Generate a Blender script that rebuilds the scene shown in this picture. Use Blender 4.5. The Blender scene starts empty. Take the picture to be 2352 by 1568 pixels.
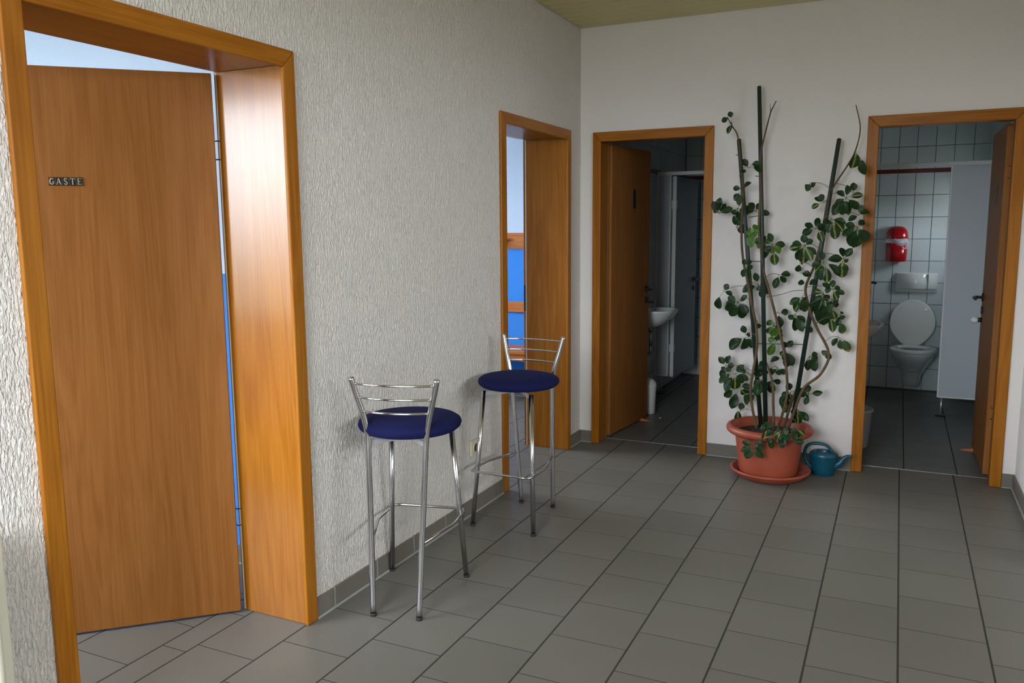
import bpy, bmesh, math, random
from mathutils import Vector, Matrix

# ------------------------------------------------------------------ camera
scene = bpy.context.scene
COL = scene.collection
F_PX, IMG_W = 1877.489, 2352.0
YAW, PITCH, ROLL = -0.4415, -0.139, -0.008
cam_data = bpy.data.cameras.new('camera')
cam_data.sensor_width = 36.0
cam_data.lens = 36.0 * F_PX / IMG_W
cam_data.clip_start = 0.05
cam = bpy.data.objects.new('camera', cam_data)
COL.objects.link(cam)
fwd = Vector((math.sin(YAW) * math.cos(PITCH), math.cos(YAW) * math.cos(PITCH), math.sin(PITCH)))
right = Vector((math.cos(YAW), -math.sin(YAW), 0))
up = right.cross(fwd)
r2 = right * math.cos(ROLL) + up * math.sin(ROLL)
u2 = up * math.cos(ROLL) - right * math.sin(ROLL)
cam.matrix_world = Matrix(((r2.x, u2.x, -fwd.x, 1.9049), (r2.y, u2.y, -fwd.y, -5.0945), (r2.z, u2.z, -fwd.z, 1.4447), (0, 0, 0, 1)))
scene.camera = cam

# ------------------------------------------------------------------ world: overcast sky over dark ground
world = bpy.data.worlds.new('world')
scene.world = world
world.use_nodes = True
wn, wl = world.node_tree.nodes, world.node_tree.links
wn.clear()
w_out = wn.new('ShaderNodeOutputWorld')
w_bg = wn.new('ShaderNodeBackground')
w_geo = wn.new('ShaderNodeTexCoord')
w_sep = wn.new('ShaderNodeSeparateXYZ')
w_ramp = wn.new('ShaderNodeValToRGB')
w_map = wn.new('ShaderNodeMapRange')
w_map.inputs['From Min'].default_value = -0.06
w_map.inputs['From Max'].default_value = 0.06
w_ramp.color_ramp.elements[0].color = (0.16, 0.17, 0.15, 1)
w_ramp.color_ramp.elements[1].color = (0.84, 0.92, 1.0, 1)
wl.new(w_geo.outputs['Generated'], w_sep.inputs[0])
wl.new(w_sep.outputs['Z'], w_map.inputs['Value'])
wl.new(w_map.outputs[0], w_ramp.inputs[0])
wl.new(w_ramp.outputs[0], w_bg.inputs['Color'])
w_bg.inputs['Strength'].default_value = 9.0
wl.new(w_bg.outputs[0], w_out.inputs[0])

# daylight enters through window openings assumed and added out of view; portals only guide the sampling of the sky there
def portal(loc, rot, sx, sy):
    d = bpy.data.lights.new('window_portal', 'AREA')
    d.shape = 'RECTANGLE'; d.size = sx; d.size_y = sy
    d.cycles.is_portal = True
    o = bpy.data.objects.new('window_portal', d)
    o.location = loc; o.rotation_euler = rot
    COL.objects.link(o)
    return o

H90 = math.pi / 2
# an area light shines along its local -Z
HALL_WIN = (0.08, 1.50, 0.85, 2.64)       # x0 x1 z0 z1 in the wall behind the camera, y = -6.1
GUEST_WIN = (-3.6, -0.95, 0.80, 2.40)     # x0 x1 z0 z1 in the guest room wall, y = -5.2
CHANGE_WIN = (-1.6, 0.5, 1.05, 2.40)      # y0 y1 z0 z1 in the changing room wall, x = -3.3
WC_WIN = (2.10, 2.50, 1.30, 1.72)         # y0 y1 z0 z1 in the right wall of the lavatory, x = 2.54
SIDE_WIN = (-5.8, -1.4, 1.85, 2.50)        # y0 y1 z0 z1 in the far wall of the added hall bay, x = 6.0
def win_portals():
    a = HALL_WIN; portal(((a[0]+a[1])/2, -6.12, (a[2]+a[3])/2), (H90, 0, 0), a[1]-a[0], a[3]-a[2])
    a = GUEST_WIN; portal(((a[0]+a[1])/2, -5.22, (a[2]+a[3])/2), (H90, 0, 0), a[1]-a[0], a[3]-a[2])
    a = CHANGE_WIN; portal((-3.32, (a[0]+a[1])/2, (a[2]+a[3])/2), (0, -H90, 0), a[3]-a[2], a[1]-a[0])
    a = WC_WIN; portal((2.62, (a[0]+a[1])/2, (a[2]+a[3])/2), (0, H90, 0), a[3]-a[2], a[1]-a[0])
a = SIDE_WIN; portal((6.02, (a[0]+a[1])/2, (a[2]+a[3])/2), (0, H90, 0), a[3]-a[2], a[1]-a[0])
win_portals()

scene.view_settings.view_transform = 'Standard'
scene.view_settings.look = 'None'
scene.view_settings.exposure = 1.42
scene.view_settings.gamma = 1.0
scene.view_settings.use_curve_mapping = False

# ------------------------------------------------------------------ materials
def mat(name, color, rough=0.5, metal=0.0, spec=0.5, coat=0.0, sheen=0.0):
    m = bpy.data.materials.new(name)
    m.use_nodes = True
    b = m.node_tree.nodes['Principled BSDF']
    b.inputs['Base Color'].default_value = (*color, 1)
    b.inputs['Roughness'].default_value = rough
    b.inputs['Metallic'].default_value = metal
    b.inputs['Specular IOR Level'].default_value = spec
    b.inputs['Coat Weight'].default_value = coat
    b.inputs['Sheen Weight'].default_value = sheen
    return m

def nodes_of(m):
    nt = m.node_tree
    return nt, nt.nodes, nt.links, nt.nodes['Principled BSDF']

def coords(nt, scale=(1, 1, 1), kind='Object'):
    tc = nt.nodes.new('ShaderNodeTexCoord')
    mp = nt.nodes.new('ShaderNodeMapping')
    mp.inputs['Scale'].default_value = scale
    nt.links.new(tc.outputs[kind], mp.inputs[0])
    return mp.outputs[0]

def noise(nt, vec, scale, detail=3, rough=0.55, dist=0.0):
    n = nt.nodes.new('ShaderNodeTexNoise')
    n.inputs['Scale'].default_value = scale
    n.inputs['Detail'].default_value = detail
    n.inputs['Roughness'].default_value = rough
    n.inputs['Distortion'].default_value = dist
    nt.links.new(vec, n.inputs['Vector'])
    return n.outputs['Fac']

def ramp(nt, fac, stops):
    r = nt.nodes.new('ShaderNodeValToRGB')
    els = r.color_ramp.elements
    while len(els) < len(stops):
        els.new(0.5)
    for e, (p, c) in zip(els, stops):
        e.position = p
        e.color = (*c, 1)
    nt.links.new(fac, r.inputs[0])
    return r.outputs[0]

def bump(nt, h, strength, dist=0.002):
    b = nt.nodes.new('ShaderNodeBump')
    b.inputs['Strength'].default_value = strength
    b.inputs['Distance'].default_value = dist
    nt.links.new(h, b.inputs['Height'])
    nt.links.new(b.outputs[0], nt.nodes['Principled BSDF'].inputs['Normal'])
    return b

def plaster(name, color, sc, strength, dist, stretch=(1, 1, 1), rough=0.85):
    m = mat(name, color, rough, spec=0.25)
    nt, n, l, b = nodes_of(m)
    v = coords(nt, stretch)
    h = noise(nt, v, sc, 2.5, 0.55, 0.6)
    h2 = ramp(nt, h, [(0.36, (0, 0, 0)), (0.66, (1, 1, 1))])
    c = noise(nt, coords(nt), 1.3, 2)
    cc = ramp(nt, c, [(0.3, tuple(x * 0.965 for x in color)), (0.7, color)])
    l.new(cc, b.inputs['Base Color'])
    bump(nt, h2, strength, dist)
    return m

def wood(name, axis, light, mid, dark, rough=0.34, seed=0.0, spec=0.17):
    m = mat(name, mid, rough, spec=spec)
    nt, n, l, b = nodes_of(m)
    s = [9.0, 9.0, 9.0]
    s[axis] = 0.8
    tc = nt.nodes.new('ShaderNodeTexCoord')
    mp = nt.nodes.new('ShaderNodeMapping')
    mp.inputs['Scale'].default_value = s
    mp.inputs['Location'].default_value = (seed, seed * 1.7, seed * 0.6)
    l.new(tc.outputs['Object'], mp.inputs[0])
    v = mp.outputs[0]
    a = noise(nt, v, 0.9, 2.0, 0.5, 1.1)
    wv = nt.nodes.new('ShaderNodeMath'); wv.operation = 'MULTIPLY'; wv.inputs[1].default_value = 34.0
    l.new(a, wv.inputs[0])
    sn = nt.nodes.new('ShaderNodeMath'); sn.operation = 'SINE'
    l.new(wv.outputs[0], sn.inputs[0])
    s2 = [130.0, 130.0, 130.0]
    s2[axis] = 3.0
    fine = noise(nt, coords(nt, s2), 1.0, 3, 0.6)
    ad = nt.nodes.new('ShaderNodeMath'); ad.operation = 'MULTIPLY_ADD'
    l.new(sn.outputs[0], ad.inputs[0]); ad.inputs[1].default_value = 0.10
    l.new(fine, ad.inputs[2])
    big = noise(nt, v, 0.35, 1.0)
    ad2 = nt.nodes.new('ShaderNodeMath'); ad2.operation = 'MULTIPLY_ADD'
    l.new(big, ad2.inputs[0]); ad2.inputs[1].default_value = 0.35
    l.new(ad.outputs[0], ad2.inputs[2])
    col = ramp(nt, ad2.outputs[0], [(0.38, dark), (0.66, mid), (0.95, light)])
    l.new(col, b.inputs['Base Color'])
    bump(nt, fine, 0.06, 0.001)
    return m

def tile_mat(name, color, var, rough=0.42, speck=True):
    m = mat(name, color, rough, spec=0.27)
    nt, n, l, b = nodes_of(m)
    sp = noise(nt, coords(nt), 260.0, 2, 0.7)
    lo = tuple(c * 0.86 for c in color); hi = tuple(min(1, c * 1.12) for c in color)
    c1 = ramp(nt, sp, [(0.35, lo), (0.65, hi)])
    oi = nt.nodes.new('ShaderNodeObjectInfo')
    mr = nt.nodes.new('ShaderNodeMapRange')
    mr.inputs['To Min'].default_value = 1 - var; mr.inputs['To Max'].default_value = 1 + var
    l.new(oi.outputs['Random'], mr.inputs['Value'])
    cl = noise(nt, coords(nt), 5.0, 3)
    mr2 = nt.nodes.new('ShaderNodeMapRange')
    mr2.inputs['To Min'].default_value = 0.93; mr2.inputs['To Max'].default_value = 1.07
    l.new(cl, mr2.inputs['Value'])
    mu = nt.nodes.new('ShaderNodeMath'); mu.operation = 'MULTIPLY'
    l.new(mr.outputs[0], mu.inputs[0]); l.new(mr2.outputs[0], mu.inputs[1])
    vm = nt.nodes.new('ShaderNodeVectorMath'); vm.operation = 'SCALE'
    l.new(c1, vm.inputs[0]); l.new(mu.outputs[0], vm.inputs['Scale'])
    l.new(vm.outputs[0], b.inputs['Base Color'])
    rr = nt.nodes.new('ShaderNodeMapRange')
    rr.inputs['To Min'].default_value = rough - 0.05; rr.inputs['To Max'].default_value = rough + 0.09
    l.new(cl, rr.inputs['Value']); l.new(rr.outputs[0], b.inputs['Roughness'])
    bump(nt, sp, 0.05, 0.0006)
    return m

M = {}
M['plaster_left'] = plaster('roller_plaster', (0.785, 0.725, 0.67), 104.0, 1.0, 0.0056, (1, 1.3, 0.38))
M['plaster_back'] = plaster('fine_plaster', (0.78, 0.735, 0.705), 120.0, 0.22, 0.0025)
M['plaster_plain'] = plaster('plain_plaster', (0.74, 0.73, 0.72), 120.0, 0.2, 0.002)
M['white_paint'] = plaster('white_paint', (0.80, 0.82, 0.84), 90.0, 0.15, 0.002)
WL, WM, WD = (0.39, 0.145, 0.014), (0.325, 0.112, 0.009), (0.26, 0.083, 0.005)
M['wood_v'] = wood('beech_veneer_upright', 2, WL, WM, WD, 0.36)
M['wood_leaf'] = wood('beech_veneer_door', 2, (0.35, 0.140, 0.036), (0.305, 0.116, 0.027), (0.255, 0.092, 0.018), 0.42, 3.1)
M['wood_jamb'] = wood('beech_veneer_lining', 2, WL, WM, WD, 0.17, 5.3, 0.50)
M['wood_x'] = wood('beech_veneer_cross', 0, WL, WM, WD, 0.36, 1.7)
M['wood_y'] = wood('beech_veneer_long', 1, WL, WM, WD, 0.30, 2.2)
M['pine_x'] = wood('stained_pine', 0, (0.60, 0.22, 0.07), (0.50, 0.17, 0.05), (0.40, 0.12, 0.03), 0.4, 7.7)
M['ceiling_board'] = wood('olive_ceiling_board', 0, (0.66, 0.60, 0.32), (0.62, 0.56, 0.295), (0.56, 0.50, 0.26), 0.5, 4.4)
M['gap_dark'] = mat('dark_gap', (0.05, 0.045, 0.03), 0.9)
M['tile'] = tile_mat('grey_floor_tile', (0.168, 0.157, 0.135), 0.045, 0.42)
M['tile_wc'] = tile_mat('grey_lavatory_tile', (0.15, 0.152, 0.142), 0.04, 0.38)
M['grout'] = mat('dark_grout', (0.050, 0.047, 0.042), 0.9, spec=0.1)
M['base_tile'] = tile_mat('skirting_tile', (0.175, 0.155, 0.13), 0.05, 0.45)
M['base_grout'] = mat('pale_grout', (0.62, 0.60, 0.57), 0.9, spec=0.1)
M['seal_grout'] = mat('grey_sealant', (0.28, 0.29, 0.28), 0.7)
M['wall_tile'] = tile_mat('white_wall_tile', (0.58, 0.655, 0.665), 0.02, 0.16)
M['wall_grout'] = mat('grey_wall_grout', (0.16, 0.17, 0.17), 0.9, spec=0.1)
M['red_tile'] = mat('dark_red_tile', (0.16, 0.012, 0.012), 0.2)
M['chrome'] = mat('brushed_chrome', (0.62, 0.62, 0.63), 0.17, 1.0)
M['chrome_thin'] = mat('polished_chrome', (0.70, 0.70, 0.70), 0.10, 1.0)
M['black_plastic'] = mat('black_plastic', (0.012, 0.012, 0.013), 0.32)
M['rubber'] = mat('black_rubber', (0.02, 0.02, 0.02), 0.7)
M['strap'] = mat('painted_steel_strap', (0.62, 0.63, 0.65), 0.35, 0.6)
M['white_plastic'] = mat('white_plastic', (0.78, 0.78, 0.76), 0.35)
M['cream_plastic'] = mat('cream_plastic', (0.62, 0.56, 0.40), 0.4)
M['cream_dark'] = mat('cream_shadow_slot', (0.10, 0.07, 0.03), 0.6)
M['radiator'] = mat('cream_enamel', (0.80, 0.76, 0.62), 0.28)
M['ceramic'] = mat('white_ceramic', (0.72, 0.76, 0.75), 0.10, coat=0.3)
M['panel_grey'] = mat('pale_grey_laminate', (0.52, 0.56, 0.60), 0.38)
M['panel_edge'] = mat('white_edge_profile', (0.80, 0.82, 0.80), 0.35)
M['panel_dark'] = mat('grey_blue_laminate', (0.19, 0.205, 0.225), 0.38)
M['alu'] = mat('matt_aluminium', (0.62, 0.64, 0.64), 0.35, 0.8)
M['brass'] = mat('aged_brass', (0.62, 0.52, 0.30), 0.35, 0.7)
M['terracotta'] = None
M['soil'] = mat('dark_soil', (0.035, 0.018, 0.010), 0.95)
M['teal'] = mat('teal_plastic', (0.003, 0.075, 0.125), 0.36)
M['red_plastic'] = mat('red_plastic', (0.36, 0.006, 0.008), 0.18)
M['bag'] = mat('clear_bin_bag', (0.75, 0.72, 0.78), 0.3)
nt, n, l, b = nodes_of(M['bag']); b.inputs['Alpha'].default_value = 0.42
M['blue_plastic'] = mat('dark_blue_plastic', (0.004, 0.012, 0.14), 0.3)
M['stake'] = mat('dark_green_stake', (0.010, 0.024, 0.016), 0.45)
M['paper'] = mat('white_paper', (0.7, 0.7, 0.68), 0.8)

# navy seat fabric with weave
m = mat('navy_fabric', (0.012, 0.015, 0.11), 0.88, spec=0.15, sheen=0.04)
nt, n, l, b = nodes_of(m)
f = noise(nt, coords(nt), 420.0, 2, 0.7)
l.new(ramp(nt, f, [(0.3, (0.0045, 0.0055, 0.036)), (0.7, (0.008, 0.0105, 0.066))]), b.inputs['Base Color'])
b.inputs['Sheen Tint'].default_value = (0.15, 0.18, 0.8, 1)
bump(nt, f, 0.2, 0.001)
M['navy'] = m
# terracotta plastic
m = mat('terracotta_plastic', (0.44, 0.105, 0.045), 0.48)
nt, n, l, b = nodes_of(m)
f = noise(nt, coords(nt), 8.0, 4)
l.new(ramp(nt, f, [(0.3, (0.31, 0.060, 0.028)), (0.75, (0.38, 0.083, 0.042))]), b.inputs['Base Color'])
bump(nt, noise(nt, coords(nt), 300.0, 2), 0.08, 0.0008)
M['terracotta'] = m
# stem bark
m = mat('brown_stem', (0.14, 0.075, 0.03), 0.7)
nt, n, l, b = nodes_of(m)
l.new(ramp(nt, noise(nt, coords(nt, (60, 60, 14)), 1.0, 3), [(0.3, (0.05, 0.028, 0.010)), (0.7, (0.125, 0.072, 0.022))]), b.inputs['Base Color'])
M['stem'] = m
M['dry'] = mat('dry_red_twig', (0.16, 0.055, 0.025), 0.7)
M['petiole'] = mat('green_petiole', (0.10, 0.11, 0.05), 0.6)
M['tie'] = mat('black_tie', (0.008, 0.008, 0.008), 0.5)
M['string'] = mat('green_string', (0.02, 0.09, 0.075), 0.6)
# two-tone changing room wall paint: blue dado, pale upper wall, border at rail height
def dado(name, lower, upper, z):
    m = plaster(name, upper, 70.0, 0.35, 0.003)
    nt, n, l, b = nodes_of(m)
    tc = nt.nodes.new('ShaderNodeTexCoord'); sp = nt.nodes.new('ShaderNodeSeparateXYZ')
    gt = nt.nodes.new('ShaderNodeMath'); gt.operation = 'GREATER_THAN'; gt.inputs[1].default_value = z
    mx = nt.nodes.new('ShaderNodeMix'); mx.data_type = 'RGBA'
    l.new(tc.outputs['Object'], sp.inputs[0]); l.new(sp.outputs['Z'], gt.inputs[0]); l.new(gt.outputs[0], mx.inputs['Factor'])
    mx.inputs[6].default_value = (*lower, 1); mx.inputs[7].default_value = (*upper, 1)
    l.new(mx.outputs[2], b.inputs['Base Color'])
    return m
M['dado'] = dado('blue_dado_paint', (0.05, 0.26, 0.78), (0.62, 0.74, 0.90), 1.262)
# leaves: glossy dark green blade, variegation along the midrib from a UV-free object-space mask
def leaf_mat(name, green, core, amount, tipc=None):
    m = mat(name, green, 0.42, spec=0.25)
    nt, n, l, b = nodes_of(m)
    tc = nt.nodes.new('ShaderNodeTexCoord'); sp = nt.nodes.new('ShaderNodeSeparateXYZ')
    l.new(tc.outputs['Object'], sp.inputs[0])
    ab = nt.nodes.new('ShaderNodeMath'); ab.operation = 'ABSOLUTE'
    l.new(sp.outputs['Y'], ab.inputs[0])
    nz = noise(nt, coords(nt, (3.0, 6, 1)), 2.2, 4)
    ad = nt.nodes.new('ShaderNodeMath'); ad.operation = 'MULTIPLY_ADD'
    l.new(nz, ad.inputs[0]); ad.inputs[1].default_value = -0.34; l.new(ab.outputs[0], ad.inputs[2])
    lt = nt.nodes.new('ShaderNodeMath'); lt.operation = 'LESS_THAN'; lt.inputs[1].default_value = amount
    l.new(ad.outputs[0], lt.inputs[0])
    oi = nt.nodes.new('ShaderNodeObjectInfo')
    g = ramp(nt, oi.outputs['Random'], [(0.0, tuple(c * 0.72 for c in green)), (1.0, tuple(c * 1.3 for c in green))])
    mx = nt.nodes.new('ShaderNodeMix'); mx.data_type = 'RGBA'
    l.new(lt.outputs[0], mx.inputs['Factor']); l.new(g, mx.inputs[6]); mx.inputs[7].default_value = (*core, 1)
    res = mx.outputs[2]
    if tipc:
        gt = nt.nodes.new('ShaderNodeMath'); gt.operation = 'GREATER_THAN'; gt.inputs[1].default_value = 0.82
        l.new(sp.outputs['X'], gt.inputs[0])
        m2 = nt.nodes.new('ShaderNodeMix'); m2.data_type = 'RGBA'
        l.new(gt.outputs[0], m2.inputs['Factor']); l.new(res, m2.inputs[6]); m2.inputs[7].default_value = (*tipc, 1)
        res = m2.outputs[2]
    l.new(res, b.inputs['Base Color'])
    return m
M['leaf_g'] = leaf_mat('dark_green_leaf', (0.013, 0.038, 0.009), (0.018, 0.055, 0.012), -0.16)
M['leaf_v'] = leaf_mat('variegated_leaf', (0.016, 0.044, 0.009), (0.25, 0.26, 0.055), -0.105)
M['leaf_b'] = leaf_mat('bright_green_leaf', (0.055, 0.135, 0.012), (0.16, 0.20, 0.02), -0.16)
M['leaf_d'] = leaf_mat('green_leaf_with_dry_tip', (0.03, 0.07, 0.018), (0.05, 0.09, 0.02), -0.16, (0.28, 0.14, 0.04))

# ------------------------------------------------------------------ mesh helpers
class MB:
    def __init__(s):
        s.v = []; s.f = []; s.mi = []; s.sm = []
    def add(s, vs, fs, mi=0, smooth=False):
        o = len(s.v)
        s.v += [tuple(v) for v in vs]
        for f_ in fs:
            s.f.append([o + i for i in f_]); s.mi.append(mi); s.sm.append(smooth)
        return s
    def box(s, x0, x1, y0, y1, z0, z1, mi=0):
        vs = [(x0, y0, z0), (x1, y0, z0), (x1, y1, z0), (x0, y1, z0), (x0, y0, z1), (x1, y0, z1), (x1, y1, z1), (x0, y1, z1)]
        return s.add(vs, [(0, 3, 2, 1), (4, 5, 6, 7), (0, 1, 5, 4), (1, 2, 6, 5), (2, 3, 7, 6), (3, 0, 4, 7)], mi)
    def bbox(s, x0, x1, y0, y1, z0, z1, b=0.003, mi=0, smooth=False):
        # box with chamfered edges
        bm = bmesh.new()
        bmesh.ops.create_cube(bm, size=1)
        for v in bm.verts:
            v.co = ((x0 + x1) / 2 + v.co.x * (x1 - x0), (y0 + y1) / 2 + v.co.y * (y1 - y0), (z0 + z1) / 2 + v.co.z * (z1 - z0))
        bmesh.ops.bevel(bm, geom=bm.edges[:], offset=b, segments=2, profile=0.5, affect='EDGES')
        bm.verts.index_update()
        s.add([v.co for v in bm.verts], [[v.index for v in f_.verts] for f_ in bm.faces], mi, smooth)
        bm.free()
        return s
    def loft(s, rings, mi=0, caps=(True, True), smooth=True, closed=True):
        n = len(rings[0]); o = len(s.v)
        for r in rings:
            s.v += [tuple(p) for p in r]
        for i in range(len(rings) - 1):
            for j in range(n if closed else n - 1):
                a = o + i * n + j; b_ = o + i * n + (j + 1) % n
                s.f.append([a, b_, b_ + n, a + n]); s.mi.append(mi); s.sm.append(smooth)
        if caps[0]:
            s.f.append([o + j for j in range(n)][::-1]); s.mi.append(mi); s.sm.append(False)
        if caps[1]:
            s.f.append([o + (len(rings) - 1) * n + j for j in range(n)]); s.mi.append(mi); s.sm.append(False)
        return s
    def tube(s, pts, rad, seg=10, mi=0, caps=(True, True)):
        pts = [Vector(p) for p in pts]
        rads = rad if isinstance(rad, (list, tuple)) else [rad] * len(pts)
        t0 = (pts[1] - pts[0]).normalized()
        ref = Vector((0, 0, 1)) if abs(t0.z) < 0.9 else Vector((1, 0, 0))
        nrm = (ref - t0 * ref.dot(t0)).normalized()
        rings = []
        for i, p in enumerate(pts):
            t = (pts[min(i + 1, len(pts) - 1)] - pts[max(i - 1, 0)]).normalized()
            nrm = (nrm - t * nrm.dot(t)).normalized()
            bn = t.cross(nrm)
            rings.append([p + (nrm * math.cos(2 * math.pi * k / seg) + bn * math.sin(2 * math.pi * k / seg)) * rads[i] for k in range(seg)])
        return s.loft(rings, mi, caps)
    def lathe(s, prof, seg=40, c=(0, 0), mi=0, sx=1.0, sy=1.0, caps=(False, False)):
        rings = [[(c[0] + r * sx * math.cos(2 * math.pi * k / seg), c[1] + r * sy * math.sin(2 * math.pi * k / seg), z) for k in range(seg)] for r, z in prof]
        return s.loft(rings, mi, caps)
    def prism(s, poly, vec, mi=0):
        n = len(poly); v = Vector(vec)
        a = [Vector(p) for p in poly]
        vs = a + [p + v for p in a]
        fs = [tuple(range(n))[::-1], tuple(range(n, 2 * n))] + [(i, (i + 1) % n, n + (i + 1) % n, n + i) for i in range(n)]
        return s.add(vs, fs, mi)
    def mesh(s, name, mats):
        me = bpy.data.meshes.new(name)
        me.from_pydata(s.v, [], s.f)
        for m_ in (mats if isinstance(mats, (list, tuple)) else [mats]):
            me.materials.append(m_)
        me.polygons.foreach_set('material_index', s.mi)
        me.polygons.foreach_set('use_smooth', s.sm)
        bm = bmesh.new(); bm.from_mesh(me)
        bmesh.ops.recalc_face_normals(bm, faces=bm.faces[:])
        bm.to_mesh(me); bm.free()
        me.update()
        return me
    def build(s, name, mats, parent=None):
        o = bpy.data.objects.new(name, s.mesh(name, mats))
        COL.objects.link(o)
        if parent is not None:
            o.parent = parent
        return o

def smooth_path(pts, n=6):
    # Catmull-Rom resampling of a polyline
    P = [Vector(p) for p in pts]
    P = [P[0] * 2 - P[1]] + P + [P[-1] * 2 - P[-2]]
    out = []
    for i in range(1, len(P) - 2):
        for k in range(n):
            t = k / n
            a, b_, c, d = P[i - 1], P[i], P[i + 1], P[i + 2]
            out.append(0.5 * ((2 * b_) + (c - a) * t + (2 * a - 5 * b_ + 4 * c - d) * t * t + (3 * b_ - a - 3 * c + d) * t ** 3))
    out.append(P[-2])
    return out

def tag(o, label=None, cat=None, group=None, kind=None):
    if label: o['label'] = label
    if cat: o['category'] = cat
    if group: o['group'] = group
    if kind: o['kind'] = kind
    return o

def empty(name, loc=(0, 0, 0), rz=0.0, parent=None):
    o = bpy.data.objects.new(name, None)
    o.empty_display_size = 0.1
    o.location = loc; o.rotation_euler = (0, 0, rz)
    COL.objects.link(o)
    if parent is not None: o.parent = parent
    return o

def inst(name, me, parent, loc, rot=(0, 0, 0), scale=(1, 1, 1)):
    o = bpy.data.objects.new(name, me)
    o.location = loc; o.rotation_euler = rot; o.scale = scale
    COL.objects.link(o)
    o.parent = parent
    return o

def struct(o, label, cat):
    return tag(o, label, cat, kind='structure')

# ------------------------------------------------------------------ the setting: walls, floors, ceilings
HC = 2.689          # hall ceiling height
WX = 2.54           # right wall
ADDED_BAY = -1.20         # the right wall ends here; beyond is an assumed bay, added to bring in daylight
def wall_seg(mb, axis, a0, a1, d0, d1, z0, z1, holes):
    """wall running along axis (0 = x, 1 = y) between a0 and a1, thickness d0..d1, rectangular holes (h0, h1, hz0, hz1)"""
    def bx(p0, p1, q0, q1):
        if p1 - p0 < 1e-5 or q1 - q0 < 1e-5: return
        if axis == 0: mb.box(p0, p1, d0, d1, q0, q1)
        else: mb.box(d0, d1, p0, p1, q0, q1)
    cur = a0
    for h0, h1, hz0, hz1 in sorted(holes):
        bx(cur, h0, z0, z1)
        bx(h0, h1, z0, hz0)
        bx(h0, h1, hz1, z1)
        cur = h1
    bx(cur, a1, z0, z1)

def wall(name, material, axis, a0, a1, d0, d1, holes, label, z0=0.0, z1=2.80):
    mb = MB()
    wall_seg(mb, axis, a0, a1, d0, d1, z0, z1, holes)
    return struct(mb.build(name, material), label, 'wall')

D1 = (-3.765, -2.862, 1.980, -3.822, -2.803, 2.040)   # clear u0 u1 z, casing outer u0 u1 z
D2 = (-1.138, -0.255, 1.980, -1.203, -0.200, 2.040)
D3 = (0.142, 0.803, 1.980, 0.088, 0.859, 2.040)
D4 = (1.768, 2.420, 1.980, 1.709, 2.478, 2.040)
TL, TB = 0.285, 0.17
def hole(d): return (d[0] - 0.026, d[1] + 0.026, 0.0, d[2] + 0.026)

wall('wall_left', M['plaster_left'], 1, -6.25, TB, -TL, 0.0, [hole(D1), hole(D2)], 'off-white roller-textured plaster wall behind the two bar stools')
wall('wall_back', M['plaster_back'], 0, 0.0, WX, 0.0, TB, [hole(D3), hole(D4)], 'off-white fine plaster wall behind the potted plant')
wall('wall_right', M['plaster_back'], 1, ADDED_BAY, 2.90, WX, WX + 0.16, [WC_WIN], 'pale plaster wall right of the lavatory doorway', z0=-0.05)
wall('wall_added_bay_far', M['plaster_back'], 0, WX + 0.16, 6.15, ADDED_BAY, ADDED_BAY + 0.15, [], 'plaster end wall of the unseen hall bay added for daylight', z0=-0.05)
wall('wall_added_bay_window', M['plaster_back'], 1, -6.25, ADDED_BAY, 6.0, 6.15, [SIDE_WIN], 'plaster wall of the added hall bay with the long unseen window', z0=-0.05)
wall('wall_front', M['plaster_back'], 0, 0.0, 6.0, -6.25, -6.10, [HALL_WIN], 'plaster front wall of the hall', z0=-0.05)
wall('wall_guest_window', M['white_paint'], 0, -4.3, -TL, -5.35, -5.20, [GUEST_WIN], 'guest room wall with the wide added window', z0=-0.05)
wall('wall_guest_side', M['white_paint'], 1, -5.35, -2.42, -4.45, -4.30, [], 'white side wall of the guest room', z0=-0.05)
wall('wall_guest_far', M['dado'], 0, -4.3, -TL, -2.52, -2.42, [], 'guest room wall painted blue below and pale above')
wall('wall_changing_window', M['white_paint'], 1, -2.42, 1.40, -3.45, -3.30, [CHANGE_WIN], 'changing room wall with the added window', z0=-0.05)
wall('wall_changing_far', M['dado'], 0, -3.45, -TL, 1.20, 1.34, [], 'changing room wall painted blue below and pale above', z0=-0.05)
wall('wall_lavatory_left', M['plaster_plain'], 1, TB, 2.90, -TL, 0.022, [], 'left side wall of the dark lavatory')
wall('wall_lavatory_middle', M['plaster_plain'], 1, TB, 2.76, 1.00, 1.50, [], 'thick wall between the two lavatories')
wall('wall_lavatory_back', M['wall_grout'], 0, 0.022, WX, 2.768, 2.90, [], 'rear lavatory wall covered with white tiles', z0=-0.10)

# soffit box along the changing room wall
struct(MB().box(-1.02, -TL, -0.9, 1.20, 2.165, 2.69).build('ceiling_soffit', M['plaster_plain']), 'boxed-in pale grey soffit over the changing room door', 'soffit')

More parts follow.
